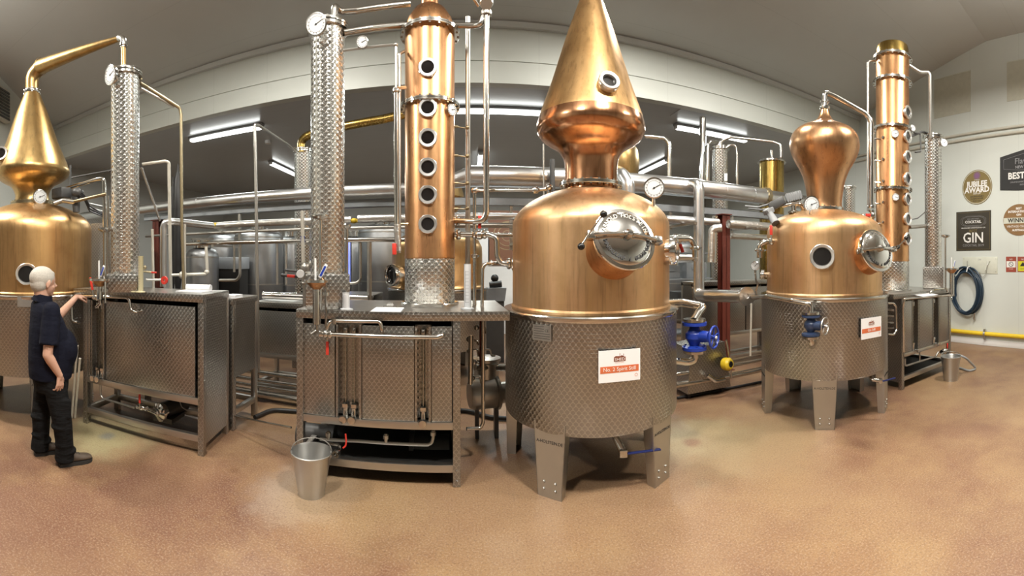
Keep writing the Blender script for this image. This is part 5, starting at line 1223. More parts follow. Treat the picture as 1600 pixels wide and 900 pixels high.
# pump skid with yellow actuator
q = ZZ(1092, 612, 0)
sk = thing('pump_skid', 'patterned steel pump housing with yellow actuator between big still and gin still', 'pump', Matrix.Translation(q))
z1 = RR(1095, 532, q.xy.length).z
mb = MB(); mb.prism([(-.32, .08), (.36, .08), (.26, z1 - .0), (-.28, z1 - .04)], -.25, .25, Matrix.Rotation(PI / 2, 4, 'X')); mb.build('housing', M['scale'], sk)
mb = MB(); mb.tube([(.27, -.27, z1 + .02), (.3, -.27, z1 - .1), (.36, -.27, .2)], .014, .05); mb.tube([(-.05, -.3, .3), (.05, -.34, .22), (.2, -.34, .22)], .03, .05); mb.build('hose_stub', M['steel'], sk)
mb = MB(); mb.lathe([(0, 0), (.075, .01), (.085, .04), (.085, .1), (.06, .13), (0, .13)], axisM((.2, -.3, .42), (.3, -1, .1)), 24); mb.build('yellow_head', M['yellow'], sk)
mb = MB(); mb.lathe([(0, .135), (.04, .135), (.045, .12)], axisM((.2, -.3, .42), (.3, -1, .1)), 18); mb.build('position_window', M['blackpl'], sk)
for x in (-.25, .28): mb = MB(); mb.cyl((x, -.15, 0), (x, -.15, .1), .03, n=10); mb.build('foot', M['black'], sk)
# partition with round emblem board, seen between wide column and big still
mb = MB(); mb.box(.15, 1.55, 10.4, 10.5, 0, 2.55); mb.solo('partition_panel', M['white'], 'off-white partition seen between wide copper column and big still', 'panel')
q = RR(790, 368, 10.3); bd = thing('emblem_board', 'dark copper-coloured board with ring emblem on the off-white partition', 'board', Matrix.Translation((q.x, 10.38, q.z)))
mb = MB(); mb.box(-.42, .42, -.02, .02, -.72, .62); mb.build('board', M['emblem2'], bd)
mb = MB(); A = axisM((0.05, -.021, 0), (0, -1, 0))
for r0, r1 in ((.33, .35), (.24, .255), (.12, .135)): mb.disc_ring(A, r0, r1, 0, .004, 40)
mb.build('ring_emblem', M['brass_fit'], bd)
q = RR(760, 392, 10.2); mb = MB(); mb.box(q.x - .16, q.x + .08, 10.36, 10.395, q.z - .3, q.z + .3); mb.solo('hatch', M['paper'], 'small pale door hatch in the off-white partition', 'hatch')
q = RR(773, 452, 7.6)
bx = thing('crate', 'grey plastic tub with black tool on top behind the worktop end', 'crate', Matrix.Translation((q.x, q.y, 0)))
mb = MB(); mb.prism([(-.17, q.z - .2), (.17, q.z - .2), (.2, q.z + .03), (-.2, q.z + .03)], -.15, .15, Matrix.Rotation(PI / 2, 4, 'X')); mb.build('tub', M['grey_pl'], bx)
mb = MB(); mb.box(-.16, .16, -.12, .12, 0, q.z - .2); mb.build('stand', M['dark_metal'], bx)
mb = MB(); mb.cyl((-.1, -.05, q.z + .08), (.12, -.05, q.z + .1), .06, n=14); mb.ball((0, 0, q.z + .2), .07); mb.build('black_tool', M['black'], bx)
q = RR(545, 410, 8.0); mb = MB(); mb.box(q.x - .05, q.x + .02, q.y, q.y + .03, q.z - .38, q.z + .42); mb.solo('light_strip', M['screen_blue'], 'blue glowing upright strip right of the middle condenser', 'light')
mb = MB(); mb.box(q.x - .07, q.x + .04, q.y + .031, q.y + .06, 0, q.z + .5); mb.solo('strip_post', M['dark_metal'], 'dark post that carries the blue glowing strip', 'post')
q = RR(576, 450, 7.6)
cb8, _ = cabinet('patterned steel cabinet behind the middle worktop, under the golden still hatch', (-2.25, 6.0), (-1.35, 6.0), .7, 1.3, [('panel', .07, .83, 0)], rail_z=(.5, .56), low_z=(.1, .15))
# tube lamps
for k, (x, y, d) in enumerate(TUBES):
    lab = ['long tube lamp on the low ceiling right of the condenser by the man', 'long tube lamp on the low ceiling behind wide column and big still', 'long tube lamp on the low ceiling right of the big still head',
           'tube lamp running away from view, seen left of the middle condenser', 'tube lamp running away from view behind the thick vertical pipe', 'tube lamp running away from view behind the bulb-headed still'][k]
    t = thing('tube_lamp', lab, 'lamp', Matrix.Translation((x, y, ZL)) @ Matrix.Rotation(PI / 2 if d else 0, 4, 'Z'))
    mb = MB(); mb.box(-.95, .95, -.07, .07, -.05, 0, None, .01); mb.build('lamp_housing', M['grey_pl'], t)
    mb = MB(); mb.box(-.9, .9, -.06, .06, -.12, -.05, None, .03); mb.build('diffuser', M['tube_glow'], t)
    mb = MB(); mb.box(-.93, -.9, -.062, .062, -.115, -.05, None, .01); mb.build('end_cap', M['white'], t); mb = MB(); mb.box(.9, .93, -.062, .062, -.115, -.05, None, .01); mb.build('end_cap', M['white'], t)
q = RR(419, 232, 10); mb = MB(); mb.lathe([(0, 0), (.07, 0), (.08, .03), (.08, .07), (0, .07)], Matrix.Translation((q.x, q.y, ZL - .07)), 20); mb.solo('smoke_detector', M['white'], 'small white detector on the low ceiling above the far tube lamp', 'detector')
q = RR(1098, 181, 8.25); mb = MB(); mb.box(q.x - .55, q.x + .55, q.y - .28, q.y + .32, ZL - .012, ZL); mb.solo('ceiling_hatch', M['lowceil'], 'flat access hatch in the low ceiling where the bright pipe enters', 'hatch')
# ------------------------------------------------------------------ the man at the left cabinet
def mskin(name, col, **kw):
    m = plain(name, col, .5, var=.08, scale=14, **kw); return m
m = plain('skin', (.55, .32, .23), .48, var=.1, scale=18); m.node_tree.nodes['Principled BSDF'].inputs['Subsurface Weight'].default_value = .12
m.node_tree.nodes['Principled BSDF'].inputs['Subsurface Radius'].default_value = (.02, .01, .006); M['skin'] = m
def cloth(name, col, dist=.012):
    m = plain(name, col, .85, var=.2, scale=30); nt = m.node_tree
    n1 = noise(nt, 5, 3, .5, sc=(1.2, 1.2, 3.2)); nt.links.new(bump(nt, n1, dist, .9), nt.nodes['Principled BSDF'].inputs['Normal']); nt.nodes['Principled BSDF'].inputs['Specular IOR Level'].default_value = .15; return m
M['navy'] = cloth('navy_polo_cloth', (.006, .007, .015)); M['trouser'] = cloth('black_work_cloth', (.0075, .0075, .008), .03)
M['hair'] = plain('white_grey_hair', (.46, .43, .38), .6, var=.35, scale=90)
M['shoe'] = plain('scuffed_brown_leather', (.085, .062, .045), .6, var=.4, scale=25)
M['sole'] = plain('dark_sole', (.02, .019, .018), .7)
fm = frame(85, 3.8)
man = thing('person', 'person in navy polo shirt and black work trousers, hand on the cabinet pipe', 'person', fm)
def P(px, py, y=0.0): return Vector(((px - 85) * 3.8 / F, y, EYE - (py - HY) * 3.8 / F))
yaw = math.radians(20)
fw = Vector((math.cos(yaw), math.sin(yaw), 0)); sd = Vector((math.sin(yaw), -math.cos(yaw), 0)); UP = Vector((0, 0, 1))
def cap_(mb, a, b, r1, r2, n=16):
    a, b = Vector(a), Vector(b); mb.cyl(a, b, r1, r2, n); mb.ball(a, r1, n=n); mb.ball(b, r2, n=n)
def remesh(o, vox, it=4, fac=.5):
    r = o.modifiers.new('remesh', 'REMESH'); r.mode = 'VOXEL'; r.voxel_size = vox; r.use_smooth_shade = True
    s = o.modifiers.new('smooth', 'SMOOTH'); s.iterations = it; s.factor = fac
    dg = bpy.context.evaluated_depsgraph_get(); me = bpy.data.meshes.new_from_object(o.evaluated_get(dg))
    o.modifiers.clear(); mt = o.data.materials[0]; o.data = me
    if not me.materials: me.materials.append(mt)
    for p in me.polygons: p.use_smooth = True
torso = [(1.475, -.118, .058, .062), (1.44, -.108, .075, .11), (1.405, -.098, .10, .175), (1.35, -.088, .122, .205), (1.27, -.07, .145, .215), (1.16, -.052, .178, .212), (1.03, -.036, .200, .212),
         (.92, -.03, .208, .21), (.82, -.035, .20, .205), (.755, -.038, .192, .200)]
def torso_loft(mb, secs, shrink=0.0):
    mb.loft([(Vector((cx_, .02, z)), fw * (hd - shrink), sd * (hw - shrink)) for z, cx_, hd, hw in secs], 28)
shR = Vector((-.088, .02, 1.365)) + sd * .185; shL = Vector((-.088, .02, 1.365)) - sd * .18
elR = P(75, 546, -.23); wrR = P(93, 578, -.19)
handL_t = MW[man.name].inverted() @ (MW[cb1.name] @ K1(131, 463.5, -.085))
wrL = handL_t + Vector((-.085, -.055, .0)); elL = Vector((.05, .36, 1.265)) 
hips = Vector((-.04, .02, .80)); hipR = hips + sd * .10 - UP * .04; hipL = hips - sd * .10 - UP * .04
knR, anR = P(97, 652, -.11), P(102, 706, -.08)
knL, anL = P(64, 650, .10), P(63, 695, .13); anL.z = .10; anR.z = .10
# head frame
hy = math.radians(33); hf = Vector((math.cos(hy), math.sin(hy), 0)); hs = Vector((math.sin(hy), -math.cos(hy), 0))
hc = P(69, 441.5, .03)
HM_ = Matrix((hf, -hs, UP)).transposed().to_4x4(); HM_.translation = hc          # local x forward, y to the man's left
HM_ = HM_ @ Matrix.Rotation(.10, 4, 'Y') @ Matrix.Diagonal((1.2, 1.12, 1.09, 1))
def h(x, y, z): return HM_ @ Vector((x, y, z))
mb = MB()
mb.ball((-.012, 0, .022), .1, (1.0, .78, .98), 28, HM_); mb.ball((.02, 0, -.035), .078, (.95, .8, 1.02), 24, HM_)
mb.ball((.045, 0, -.085), .045, (.9, .95, .7), 18, HM_); mb.ball((.066, 0, .022), .03, (.6, 1.6, .45), 16, HM_); mb.ball((.1, 0, -.024), .015, (1, 1.1, .8), 14, HM_)
for s in (-1, 1): mb.ball((.088, s * .012, -.03), .009, (1.1, .9, .8), 10, HM_); mb.ball((.062, s * .031, -.010), .017, (1, 1.1, .4), 12, HM_)
mb.loft([(h(.082, 0, .018), HM_.to_3x3() @ Vector((.006, 0, 0)), HM_.to_3x3() @ Vector((0, .008, 0))), (h(.098, 0, -.008), HM_.to_3x3() @ Vector((.01, 0, 0)), HM_.to_3x3() @ Vector((0, .011, 0))), (h(.106, 0, -.024), HM_.to_3x3() @ Vector((.013, 0, .004)), HM_.to_3x3() @ Vector((0, .016, 0))), (h(.09, 0, -.035), HM_.to_3x3() @ Vector((.01, 0, .0)), HM_.to_3x3() @ Vector((0, .013, 0)))], 12)
mb.ball((.085, 0, -.052), .018, (.6, 1.3, .35), 12, HM_); mb.ball((.083, 0, -.064), .018, (.6, 1.2, .35), 12, HM_)
for s in (-1, 1):
    mb.ball((.050, s * .043, -.034), .026, (.8, .7, .8), 14, HM_)
    E_ = HM_ @ Matrix.Translation((-.008, s * .079, -.012)) @ Matrix.Rotation(s * .35, 4, 'Z') @ Matrix.Rotation(.2, 4, 'Y')
    mb.ball((0, 0, .004), .03, (.6, .28, 1.05), 14, E_); mb.ball((.002, 0, -.022), .012, (.9, .6, 1), 10, E_)
cap_(mb, h(-.03, 0, -.06), Vector((-.112, .02, 1.45)), .062, .066, 20)
cap_(mb, Vector((-.112, .02, 1.45)), Vector((-.10, .02, 1.38)), .066, .09, 20)
torso_loft(mb, torso[1:], .03)
def arm(mb, s, e, w, r0=.05, r1=.041, r2=.028):
    cap_(mb, s, e, r0, r1); m1 = e.lerp(w, .28); cap_(mb, e, m1, r1, r1 * 1.02); cap_(mb, m1, w, r1 * 1.0, r2)
arm(mb, shR, elR, wrR, .052, .043, .028); arm(mb, shL, elL, wrL, .05, .041, .028)
def hand(mb, wrist, d, n, thumb_sign, curls, tcurl=.5):
    d = d.normalized(); n = (n - d * n.dot(d)).normalized(); w = d.cross(n) * thumb_sign
    A = Matrix((w, d, n)).transposed().to_4x4(); A.translation = wrist
    mb.ball((0, .018, 0), .03, (1, 1, .72), 14, A)
    for k, x in enumerate((.03, .011, -.009, -.028)):
        cap_(mb, A @ Vector((x * .55, .015, 0)), A @ Vector((x, .088 - abs(x - .008) * .25, 0)), .0155, .0118, 10)
    L = ((.042, .026, .02), (.046, .03, .021), (.043, .028, .02), (.034, .021, .018))
    for k, x in enumerate((.034, .0115, -.0115, -.0335)):
        p = Vector((x, .088 - abs(x - .008) * .25, 0)); a = 0; sp = x * .9
        for j in range(3):
            a += curls[j] * (1 + .05 * k)
            q = p + Vector((sp * .06, math.cos(a) * L[k][j], -math.sin(a) * L[k][j])); cap_(mb, A @ p, A @ q, (.0092, .0084, .0078)[j], (.0084, .0078, .007)[j], 10); p = q
    p = Vector((.026, .022, -.004)); 
    for j, (dx, dy, dz, r0, r1) in enumerate(((.024, .026, -.012, .0155, .012), (.012, .03, -.012 - tcurl * .01, .0115, .0098), (.002, .026, -.008 - tcurl * .012, .0098, .0078))):
        q = p + Vector((dx, dy, dz)); cap_(mb, A @ p, A @ q, r0, r1, 10); p = q
hand(mb, wrR, Vector((-.02, -.02, -1)) + fw * .05, sd * 1.0 + fw * .35, -1 if True else 1, (.35, .5, .4))
dL = (handL_t - wrL); hand(mb, wrL + Vector((0, 0, .004)), dL + Vector((0, 0, .0)), Vector((.1, -.3, 1)), 1, (.45, .9, .7))
for a, k, b in ((hipR, knR, anR), (hipL, knL, anL)): cap_(mb, a, k, .07, .05); cap_(mb, k, b, .05, .035); cap_(mb, b, b + fw * .12 + Vector((0, 0, -.055)), .03, .025)
body = mb.build('body', M['skin'], man); remesh(body, .0045, 3, .5)
# eyes, brows
for s in (-1, 1):
    mb = MB(); mb.ball((.0655, s * .031, .002), .0125, (1, 1, .85), 14, HM_); ey = mb.build('eye', M['white'], man)
    mb = MB(); mb.ball((.0748, s * .0315, .002), .0055, (.6, 1, 1), 10, HM_); mb.build('iris', M['ink'], ey)
# hair: short, cropped close
mb = MB(); mb.ball((-.022, 0, .035), .104, (1.0, .80, .95), 28, HM_); mb.ball((-.045, 0, -.01), .085, (.8, .88, 1.0), 24, HM_); mb.ball((.02, 0, .075), .06, (1, 1.0, .55), 20, HM_)
for s in (-1, 1): mb.ball((.008, s * .068, .005), .03, (.5, .35, 1), 12, HM_)
hr = mb.build('hair', M['hair'], man); remesh(hr, .006, 2)
# polo shirt
mb = MB(); torso_loft(mb, torso[1:])
eS = shR.lerp(elR, .78); cap_(mb, shR + UP * .01, shR.lerp(eS, .5), .078, .08); mb.cyl(shR.lerp(eS, .3), eS, .08, .083, 24)
eT = shL.lerp(elL, .6); cap_(mb, shL + UP * .01, shL.lerp(eT, .5), .076, .076); mb.cyl(shL.lerp(eT, .3), eT, .076, .08, 24)
mb.ball((.02, .02, 1.0), .185, (1.05, 1.0, 1.2), 28)
sh = mb.build('polo_shirt', M['navy'], man); remesh(sh, .009, 4)
mb = MB(); A = Matrix.Translation((-.108, .02, 1.445)) @ Matrix.Rotation(.22, 4, 'Y')
mb.lathe([(.072, .05), (.078, .055), (.096, .005), (.1, -.012), (.093, -.012), (.076, .01)], A, 32, closed=True); mb.build('collar', M['navy'], sh)
# trousers
mb = MB(); mb.loft([(Vector((-.035, .02, .82)), fw * .165, sd * .175), (Vector((-.035, .02, .74)), fw * .165, sd * .18), (Vector((-.03, .02, .64)), fw * .15, sd * .175)], 24)
for a, k, b, z in ((hipR, knR, anR, 1), (hipL, knL, anL, 0)):
    cap_(mb, a, k, .108, .088); cap_(mb, k, k.lerp(b, .85), .088, .078); mb.cyl(k.lerp(b, .7), Vector((b.x - .01, b.y, .055)), .080, .088, 20)
    mb.ball(k.lerp(b, .88) + fw * .02, .084, (1, 1, .45)); mb.ball(k.lerp(b, .68) - fw * .008, .084, (1, 1, .3)); mb.ball(k - UP * .03 - fw * .015, .09, (1, 1, .4))
c_ = hipR.lerp(knR, .62) + sd * .085; mb.box(c_.x - .075, c_.x + .075, c_.y - .012, c_.y + .03, c_.z - .09, c_.z + .08, None, .012)
tr = mb.build('trousers', M['trouser'], man); remesh(tr, .009, 3)
# shoes
for b, s in ((anR, 'r'), (anL, 'l')):
    base = Vector((b.x, b.y, 0)) - fw * .055; sdir = sd
    mb = MB(); secs = []
    for t, w_, hgt in ((0, .02, .05), (.012, .034, .085), (.06, .04, .10), (.12, .042, .095), (.18, .047, .068), (.235, .05, .055), (.275, .045, .046), (.298, .03, .034), (.306, .012, .024)):
        secs.append((base + fw * t + UP * (.022 + hgt / 2), sdir * w_, UP * hgt / 2))
    mb.loft(secs, 20); so = mb.build('shoe', M['shoe'], man, sharp=1.5)
    o_ = [(-.006, -.03), (-.006, .03), (.06, .041), (.12, .04), (.2, .052), (.25, .052), (.29, .038), (.312, .012), (.312, -.012), (.29, -.038), (.25, -.052), (.2, -.052), (.12, -.04), (.06, -.041)]
    A = Matrix((fw, -sd, UP)).transposed().to_4x4(); A.translation = base
    mb = MB(); mb.prism(o_[::-1], .0, .03, A); mb.build('sole', M['sole'], so)
    mb = MB()
    for i in range(4): q = base + fw * (.105 + i * .025) + UP * (.118 - i * .0105); mb.tube([q - sd * .022, q + UP * .006, q + sd * .022], .003, .01, 6)
    mb.build('laces', M['ink'], so)
# ------------------------------------------------------------------ buckets
def bucket(label, px, r, H, R1, R0, rim=.012, hang=1):
    root = thing('bucket', label, 'bucket', frame(px, r), 'galvanised buckets set on the floor')
    mb = MB(); t = .004
    mb.lathe([(0, .02), (R0 * .98, .02), (R0, 0), (R0 + .004, 0), (R0 + .003, .02), (R1, H - .01), (R1 + .006, H - .008), (R1 + .009, H), (R1 + .002, H + .004), (R1 - t, H - .01), (R0 - t, .028), (0, .028)], None, 48); mb.build('pail', M['galv'], root)
    mb = MB()
    pts = [(R1 * math.cos(a), -R1 * math.sin(a) * math.cos(.18) * .0 + R1 * abs(math.sin(a)) * .98, H + .01 + .03 * math.sin(a)) for a in [PI * k / 16 for k in range(17)]]
    mb.tube(pts, .004, 0, 8); mb.build('handle', M['steel_dull'], root)
    for s in (-1, 1):
        mb = MB(); A = axisM((s * (R1 - .002), -.0, H - .015), (s, 0, 0)); mb.lathe([(.012 + .004 * math.cos(a), .004 * math.sin(a)) for a in [2 * PI * k / 6 for k in range(6)]], A, 14, closed=True); mb.box(-.02, .02, -.03, .0, -.001, .003, A); mb.build('ear', M['galv'], root)
    return root
r_ = 1188 / (782 - 408); bucket('big galvanised bucket on the floor before the middle cabinet', 486.5, r_ + .105, .325, .155, .103)
r_ = 1188 / (596.5 - 408); bucket('galvanised bucket with a hose behind it at the cabinet by the wall signs', 1485.5, r_ + .1, .36, .15, .105)
pipe('grey hose looping on the floor behind the bucket by the wall-side cabinet', [ZZ(1474, 574, .02) + Vector((0, 0, .0)), RR(1492, 553, 6.75), RR(1508, 558, 6.7), ZZ(1526, 576, .02), ZZ(1515, 580, .02), ZZ(1500, 575, .02)], .018, 'grey_pl', name='hose', fil=.2, cat='hose')

# ------------------------------------------------------------------ things standing on the worktops
def cylinder_jar(label, px, py0, py1, r, R, m, parent_z=None):
    q = RR(px, py1, r); top = RR(px, py0, r).z; z = parent_z
    t = thing('measuring_cylinder', label, 'cylinder', Matrix.Translation((q.x, q.y, z)), 'plastic measuring cylinders on the worktops')
    H = top - z
    mb = MB(); mb.lathe([(0, 0), (R * 1.9, 0), (R * 1.9, .008), (R * 1.2, .014), (0, .014)], None, 6); mb.build('foot', M[m], t)
    mb = MB(); mb.lathe([(0, .012), (R, .012), (R, H - .004), (R * 1.1, H), (R * .95, H), (R * .93, .02), (0, .02)], None, 28); mb.build('tube', M[m], t)
    mb = MB()
    for i in range(10): mb.lathe([(R * 1.005, H * (.15 + i * .075)), (R * 1.015, H * (.15 + i * .075) + .001), (R * 1.005, H * (.15 + i * .075) + .002)], None, 10, a0=-2.2, a1=-1.2)
    mb.box(-R * .62, -R * .55, -R * .86, -R * .78, H * .14, H * .84); mb.build('graduation', M['grey_pl'], t)
    return t
cylinder_jar('tall white measuring cylinder right of the wide copper column', 730.5, 412, 486, 3.55, .03, 'trans', 1.398)
cylinder_jar('short white measuring cylinder right of the middle condenser box', 541, 457, 488, 3.5, .030, 'trans', 1.398)
cylinder_jar('tall yellowed measuring cylinder beside the condenser by the man', 220, 400, 456, 4.15, .026, 'trans_y', 1.493)
cylinder_jar('short measuring cylinder between condenser by the man box and the yellowed one', 208.5, 437, 456, 4.2, .025, 'trans_y', 1.493)

def spirit_bowl(label, px, py_top, r, zt, R, post_z, tags=True, disc=None, dark=False):
    "copper sampling bowl on a stand pipe with hydrometer and tag"
    q = RR(px, py_top, r)
    t = thing('sampling_bowl', label, 'bowl', Matrix.Translation((q.x, q.y, post_z)))
    H = q.z - post_z
    mb = MB(); mb.lathe([(0, H - R * .95), (R * .3, H - R * .95), (R * .7, H - R * .6), (R, H - .02), (R * .96, H - .02), (R * .65, H - R * .55), (0, H - R * .85)], None, 28); mb.build('bowl', M['copper_red'], t)
    mb = MB(); mb.lathe([(R * .98, H - .022), (R * 1.25, H - .02), (R * 1.25, H), (R * .98, H)], None, 32, closed=True); mb.build('bowl_rim', M['steel'], t)
    mb = MB(); mb.tube([(0, 0, H - R * .9), (0, 0, 0)], R * .38, 0, 16); mb.tube([(R * .0, 0, .0), (0, 0, -.05), (-.04, -.02, -.08)], .012, .02, 8); mb.build('stand_pipe', M['steel'], t)
    mb = MB(); mb.tube([(R * .9, 0, -.03), (R * .9, 0, H - .09), (R * .9, 0, H - .03), (R * .6, 0, H + .02)], .01, .03, 8); mb.disc_ring(Matrix.Translation((R * .9, 0, H - .11)), 0, .03, -.012, .012, 16); mb.build('side_pipe', M['steel'], t)
    mb = MB(); mb.tube([(-.01, 0, H - .08), (-.012, 0, H + .17)], .008, 0, 10); mb.build('hydrometer', M['white'], t)
    mb = MB(); A = Matrix.Translation((.055, -.02, H + .06)) @ Matrix.Rotation(.5, 4, 'Y'); mb.box(-.014, .014, -.003, .003, -.05, .07, A, .003); mb.build('tag', M['white'], t)
    mb = MB(); mb.box(-.009, .009, -.005, -.003, -.035, .055, A); mb.build('tag_print', M['blue'], t)
    return t
spirit_bowl('copper sampling bowl on a stand pipe at the left end of the middle cabinet', 495, 437, 3.35, 0, .085, 1.30)
spirit_bowl("copper sampling bowl on a stand pipe by the man's hand", 156, 435, 4.0, 0, .085, 1.44)
spirit_bowl('copper sampling bowl at the right end of the cabinet by the wall signs', 1487, 419, 6.6, 0, .09, 1.28)
def disc_post(label, px, py0, py1, r, R, base):
    a, b = RR(px, py0, r), RR(px, py1, r); t = thing('disc_post', label, 'post', Matrix.Translation((a.x, a.y, base)))
    H = a.z - base
    mb = MB(); mb.tube([(0, 0, 0), (0, 0, H - .02)], .014, 0, 12); mb.build('post', M['steel'], t)
    mb = MB(); mb.lathe([(0, H - .05), (R * .5, H - .045), (R, H - .02), (R, H - .008), (R * .8, H), (0, H)], None, 28); mb.build('disc', M['steel'], t)
disc_post('thin post with flat steel disc on top, before the middle condenser', 500.5, 335, 455, 3.5, .078, 1.395)
disc_post('thin post with flat steel disc on top, left of the condenser by the man', 164.5, 356, 455, 4.35, .075, 1.49)
disc_post('thin disc-topped post at the end of the cabinet by the wall signs', 1477.5, 367, 445, 6.6, .07, 1.35)
disc_post('thin post with small disc on top, close right of the middle condenser', 542, 350, 455, 3.95, .045, 1.395)
# papers and clipboards
def sheet(name, label, cat, q, a, w_, d_, th, m, tilt=0, clip=False, curl=False):
    t = thing(name, label, cat, Matrix.Translation(q) @ Matrix.Rotation(a, 4, 'Z') @ Matrix.Rotation(tilt, 4, 'X'))
    mb = MB(); mb.box(-w_ / 2, w_ / 2, -d_ / 2, d_ / 2, 0, .004); mb.build('backing', M['grey_pl'] if clip else M['paper'], t)
    mb = MB(); mb.box(-w_ / 2 + .006, w_ / 2 - .006, -d_ / 2 + .006, d_ / 2 - .006, .004, .004 + th)
    if curl: mb.cyl((-w_ / 2 + .01, d_ * .42, .035), (w_ / 2 - .01, d_ * .42, .035), .032, n=20)
    mb.build('sheets', M['paper'], t)
    if clip: mb = MB(); mb.box(-.06, .06, d_ / 2 - .03, d_ / 2 - .005, .004, .02, None, .004); mb.lathe([(0, 0), (.03, 0), (.03, .004), (0, .004)], axisM((0, d_ / 2 - .005, .02), (0, -1, 0)), 16); mb.build('clip', M['steel'], t)
    return t
q = ZZ(606, 484.5, 1.398); sheet('clipboard', 'clipboard with white sheet on the middle worktop before the wide column', 'clipboard', q, .05, .25, .30, .003, 'paper', clip=True)
q = ZZ(318, 454, 1.494); q.z = 1.494; q = MW[cb1.name] @ Vector((1.22, .3, 1.494)); sheet('paper_stack', "curled stack of white papers on the man's cabinet top", 'papers', q, .15, .30, .24, .006, 'paper', curl=True)
q = MW[cb4.name] @ K4(1446, 463, -.06); sheet('clipboard', 'clipboard with papers resting on the pipe of the cabinet by the wall signs', 'clipboard', q + Vector((0, 0, .02)), -.1, .42, .2, .003, 'paper', tilt=.12, clip=True)
q = RR(365, 471, 4.6); q.z = 1.402; sheet('paper_stack', "small stack of white paper on the skid behind the man's cabinet", 'papers', q, .1, .14, .2, .03, 'paper')
# white rods leaning behind the man
for k, (a, b) in enumerate((((121, 540), (112, 652)), ((125, 560), (117, 650)))):
    p0, p1 = RR(*a, 4.5), RR(*b, 4.83); p1.z = .012
    pipe(('left' if k == 0 else 'right') + ' of two pale rods leaning on the cabinet behind the man', [p0, p1], .014, 'offwhite_pipe', name='rod', cat='rod')

# ------------------------------------------------------------------ right wall: awards, notices, hose, gas pipe
M['gold_disc'] = plain('dull_gold_print', (.21, .15, .045), .5); M['brown_disc'] = plain('brown_print', (.25, .14, .055), .5); M['black_print'] = plain('black_print', (.018, .018, .019), .5)
M['darkbrown'] = plain('dark_brown_print', (.035, .028, .017), .5); M['red_print'] = plain('red_notice_print', (.33, .07, .045), .5); M['yel_print'] = plain('yellow_notice_print', (.62, .60, .03), .5)
M['violet'] = plain('violet_print', (.22, .10, .22), .5); M['hosem'] = plain('dark_blue_hose', (.012, .03, .055), .38); M['grey_print'] = plain('grey_print', (.30, .30, .31), .5); M['wallboard'] = plain('cream_board', (.62, .63, .54), .45)
Wn = WR.to_3x3() @ Vector((0, 1, 0))
def wallM(px, py):
    q = wall_pt(px, py, 0); W_ = WR @ Matrix.Translation(q)
    # sign frame: x to the viewer's right (towards the camera side = -x of the wall frame), y up, z out of the wall
    return W_ @ Matrix(((-1, 0, 0, 0), (0, 0, 1, 0), (0, 1, 0, 0), (0, 0, 0, 1)))
def wsize(px0, px1, py0, py1):
    a = wall_pt(px0, (py0 + py1) / 2); b = wall_pt(px1, (py0 + py1) / 2); c = wall_pt((px0 + px1) / 2, py0); d = wall_pt((px0 + px1) / 2, py1)
    return abs(a.x - b.x), abs(c.z - d.z)
def sign(name, label, px0, px1, py0, py1, cat='sign'):
    Ms = wallM((px0 + px1) / 2, (py0 + py1) / 2); w_, h_ = wsize(px0, px1, py0, py1)
    return thing(name, label, cat, Ms), w_, h_
I4 = Matrix.Identity(4)
def T_(x, y, z=.012): return Matrix.Translation((x, y, z))
def disc(t, r, m, z0=.0, z1=.01, name='plate', sx=1, parent=None):
    mb = MB(); mb.lathe([(0, z0), (r, z0), (r, z1), (0, z1)], Matrix.Diagonal((sx, 1, 1, 1)), 64); return mb.build(name, M[m], parent or t)
def txt(t, s, size, x, y, m='white_ink', z=.0125, sx=1.0, bold=0.0, name='lettering', spacing=1.0): return text_mesh(name, s, size, T_(x, y, z), M[m], t, .0006, sx=sx, bold=bold, spacing=spacing)
# jubilee award
t, w_, h_ = sign('award_sign', 'round gold award sign reading JUBILEE AWARD', 1503.5, 1550, 265.5, 319.5); R_ = h_ / 2; sx = w_ / h_
pl = disc(t, R_, 'gold_disc', sx=sx)
mb = MB(); mb.disc_ring(Matrix.Diagonal((sx, 1, 1, 1)), R_ * .93, R_ * .96, .01, .0115, 64); mb.build('border_ring', M['wallboard'], pl)
mb = MB(); mb.lathe([(0, .0115), (R_ * .17, .0115), (R_ * .17, .0105)], T_(0, R_ * .66, 0), 8); mb.disc_ring(T_(0, R_ * .66, 0), R_ * .19, R_ * .22, .0105, .0118, 24); mb.build('rosette', M['violet'], pl)
txt(pl, 'JUBILEE', R_ * .44, 0, R_ * .17, bold=.006, sx=.92); txt(pl, 'AWARD', R_ * .44, 0, -R_ * .17, bold=.006, sx=.98); txt(pl, 'IRISH GIN', R_ * .11, 0, -R_ * .38)
txt(pl, 'LONDON', R_ * .08, 0, R_ * .42); txt(pl, 'DRUMSHANBO', R_ * .13, 0, -R_ * .54, 'ink'); txt(pl, 'GUNPOWDER', R_ * .13, 0, -R_ * .67, 'ink'); txt(pl, 'IRISH GIN', R_ * .12, 0, -R_ * .8, 'ink')
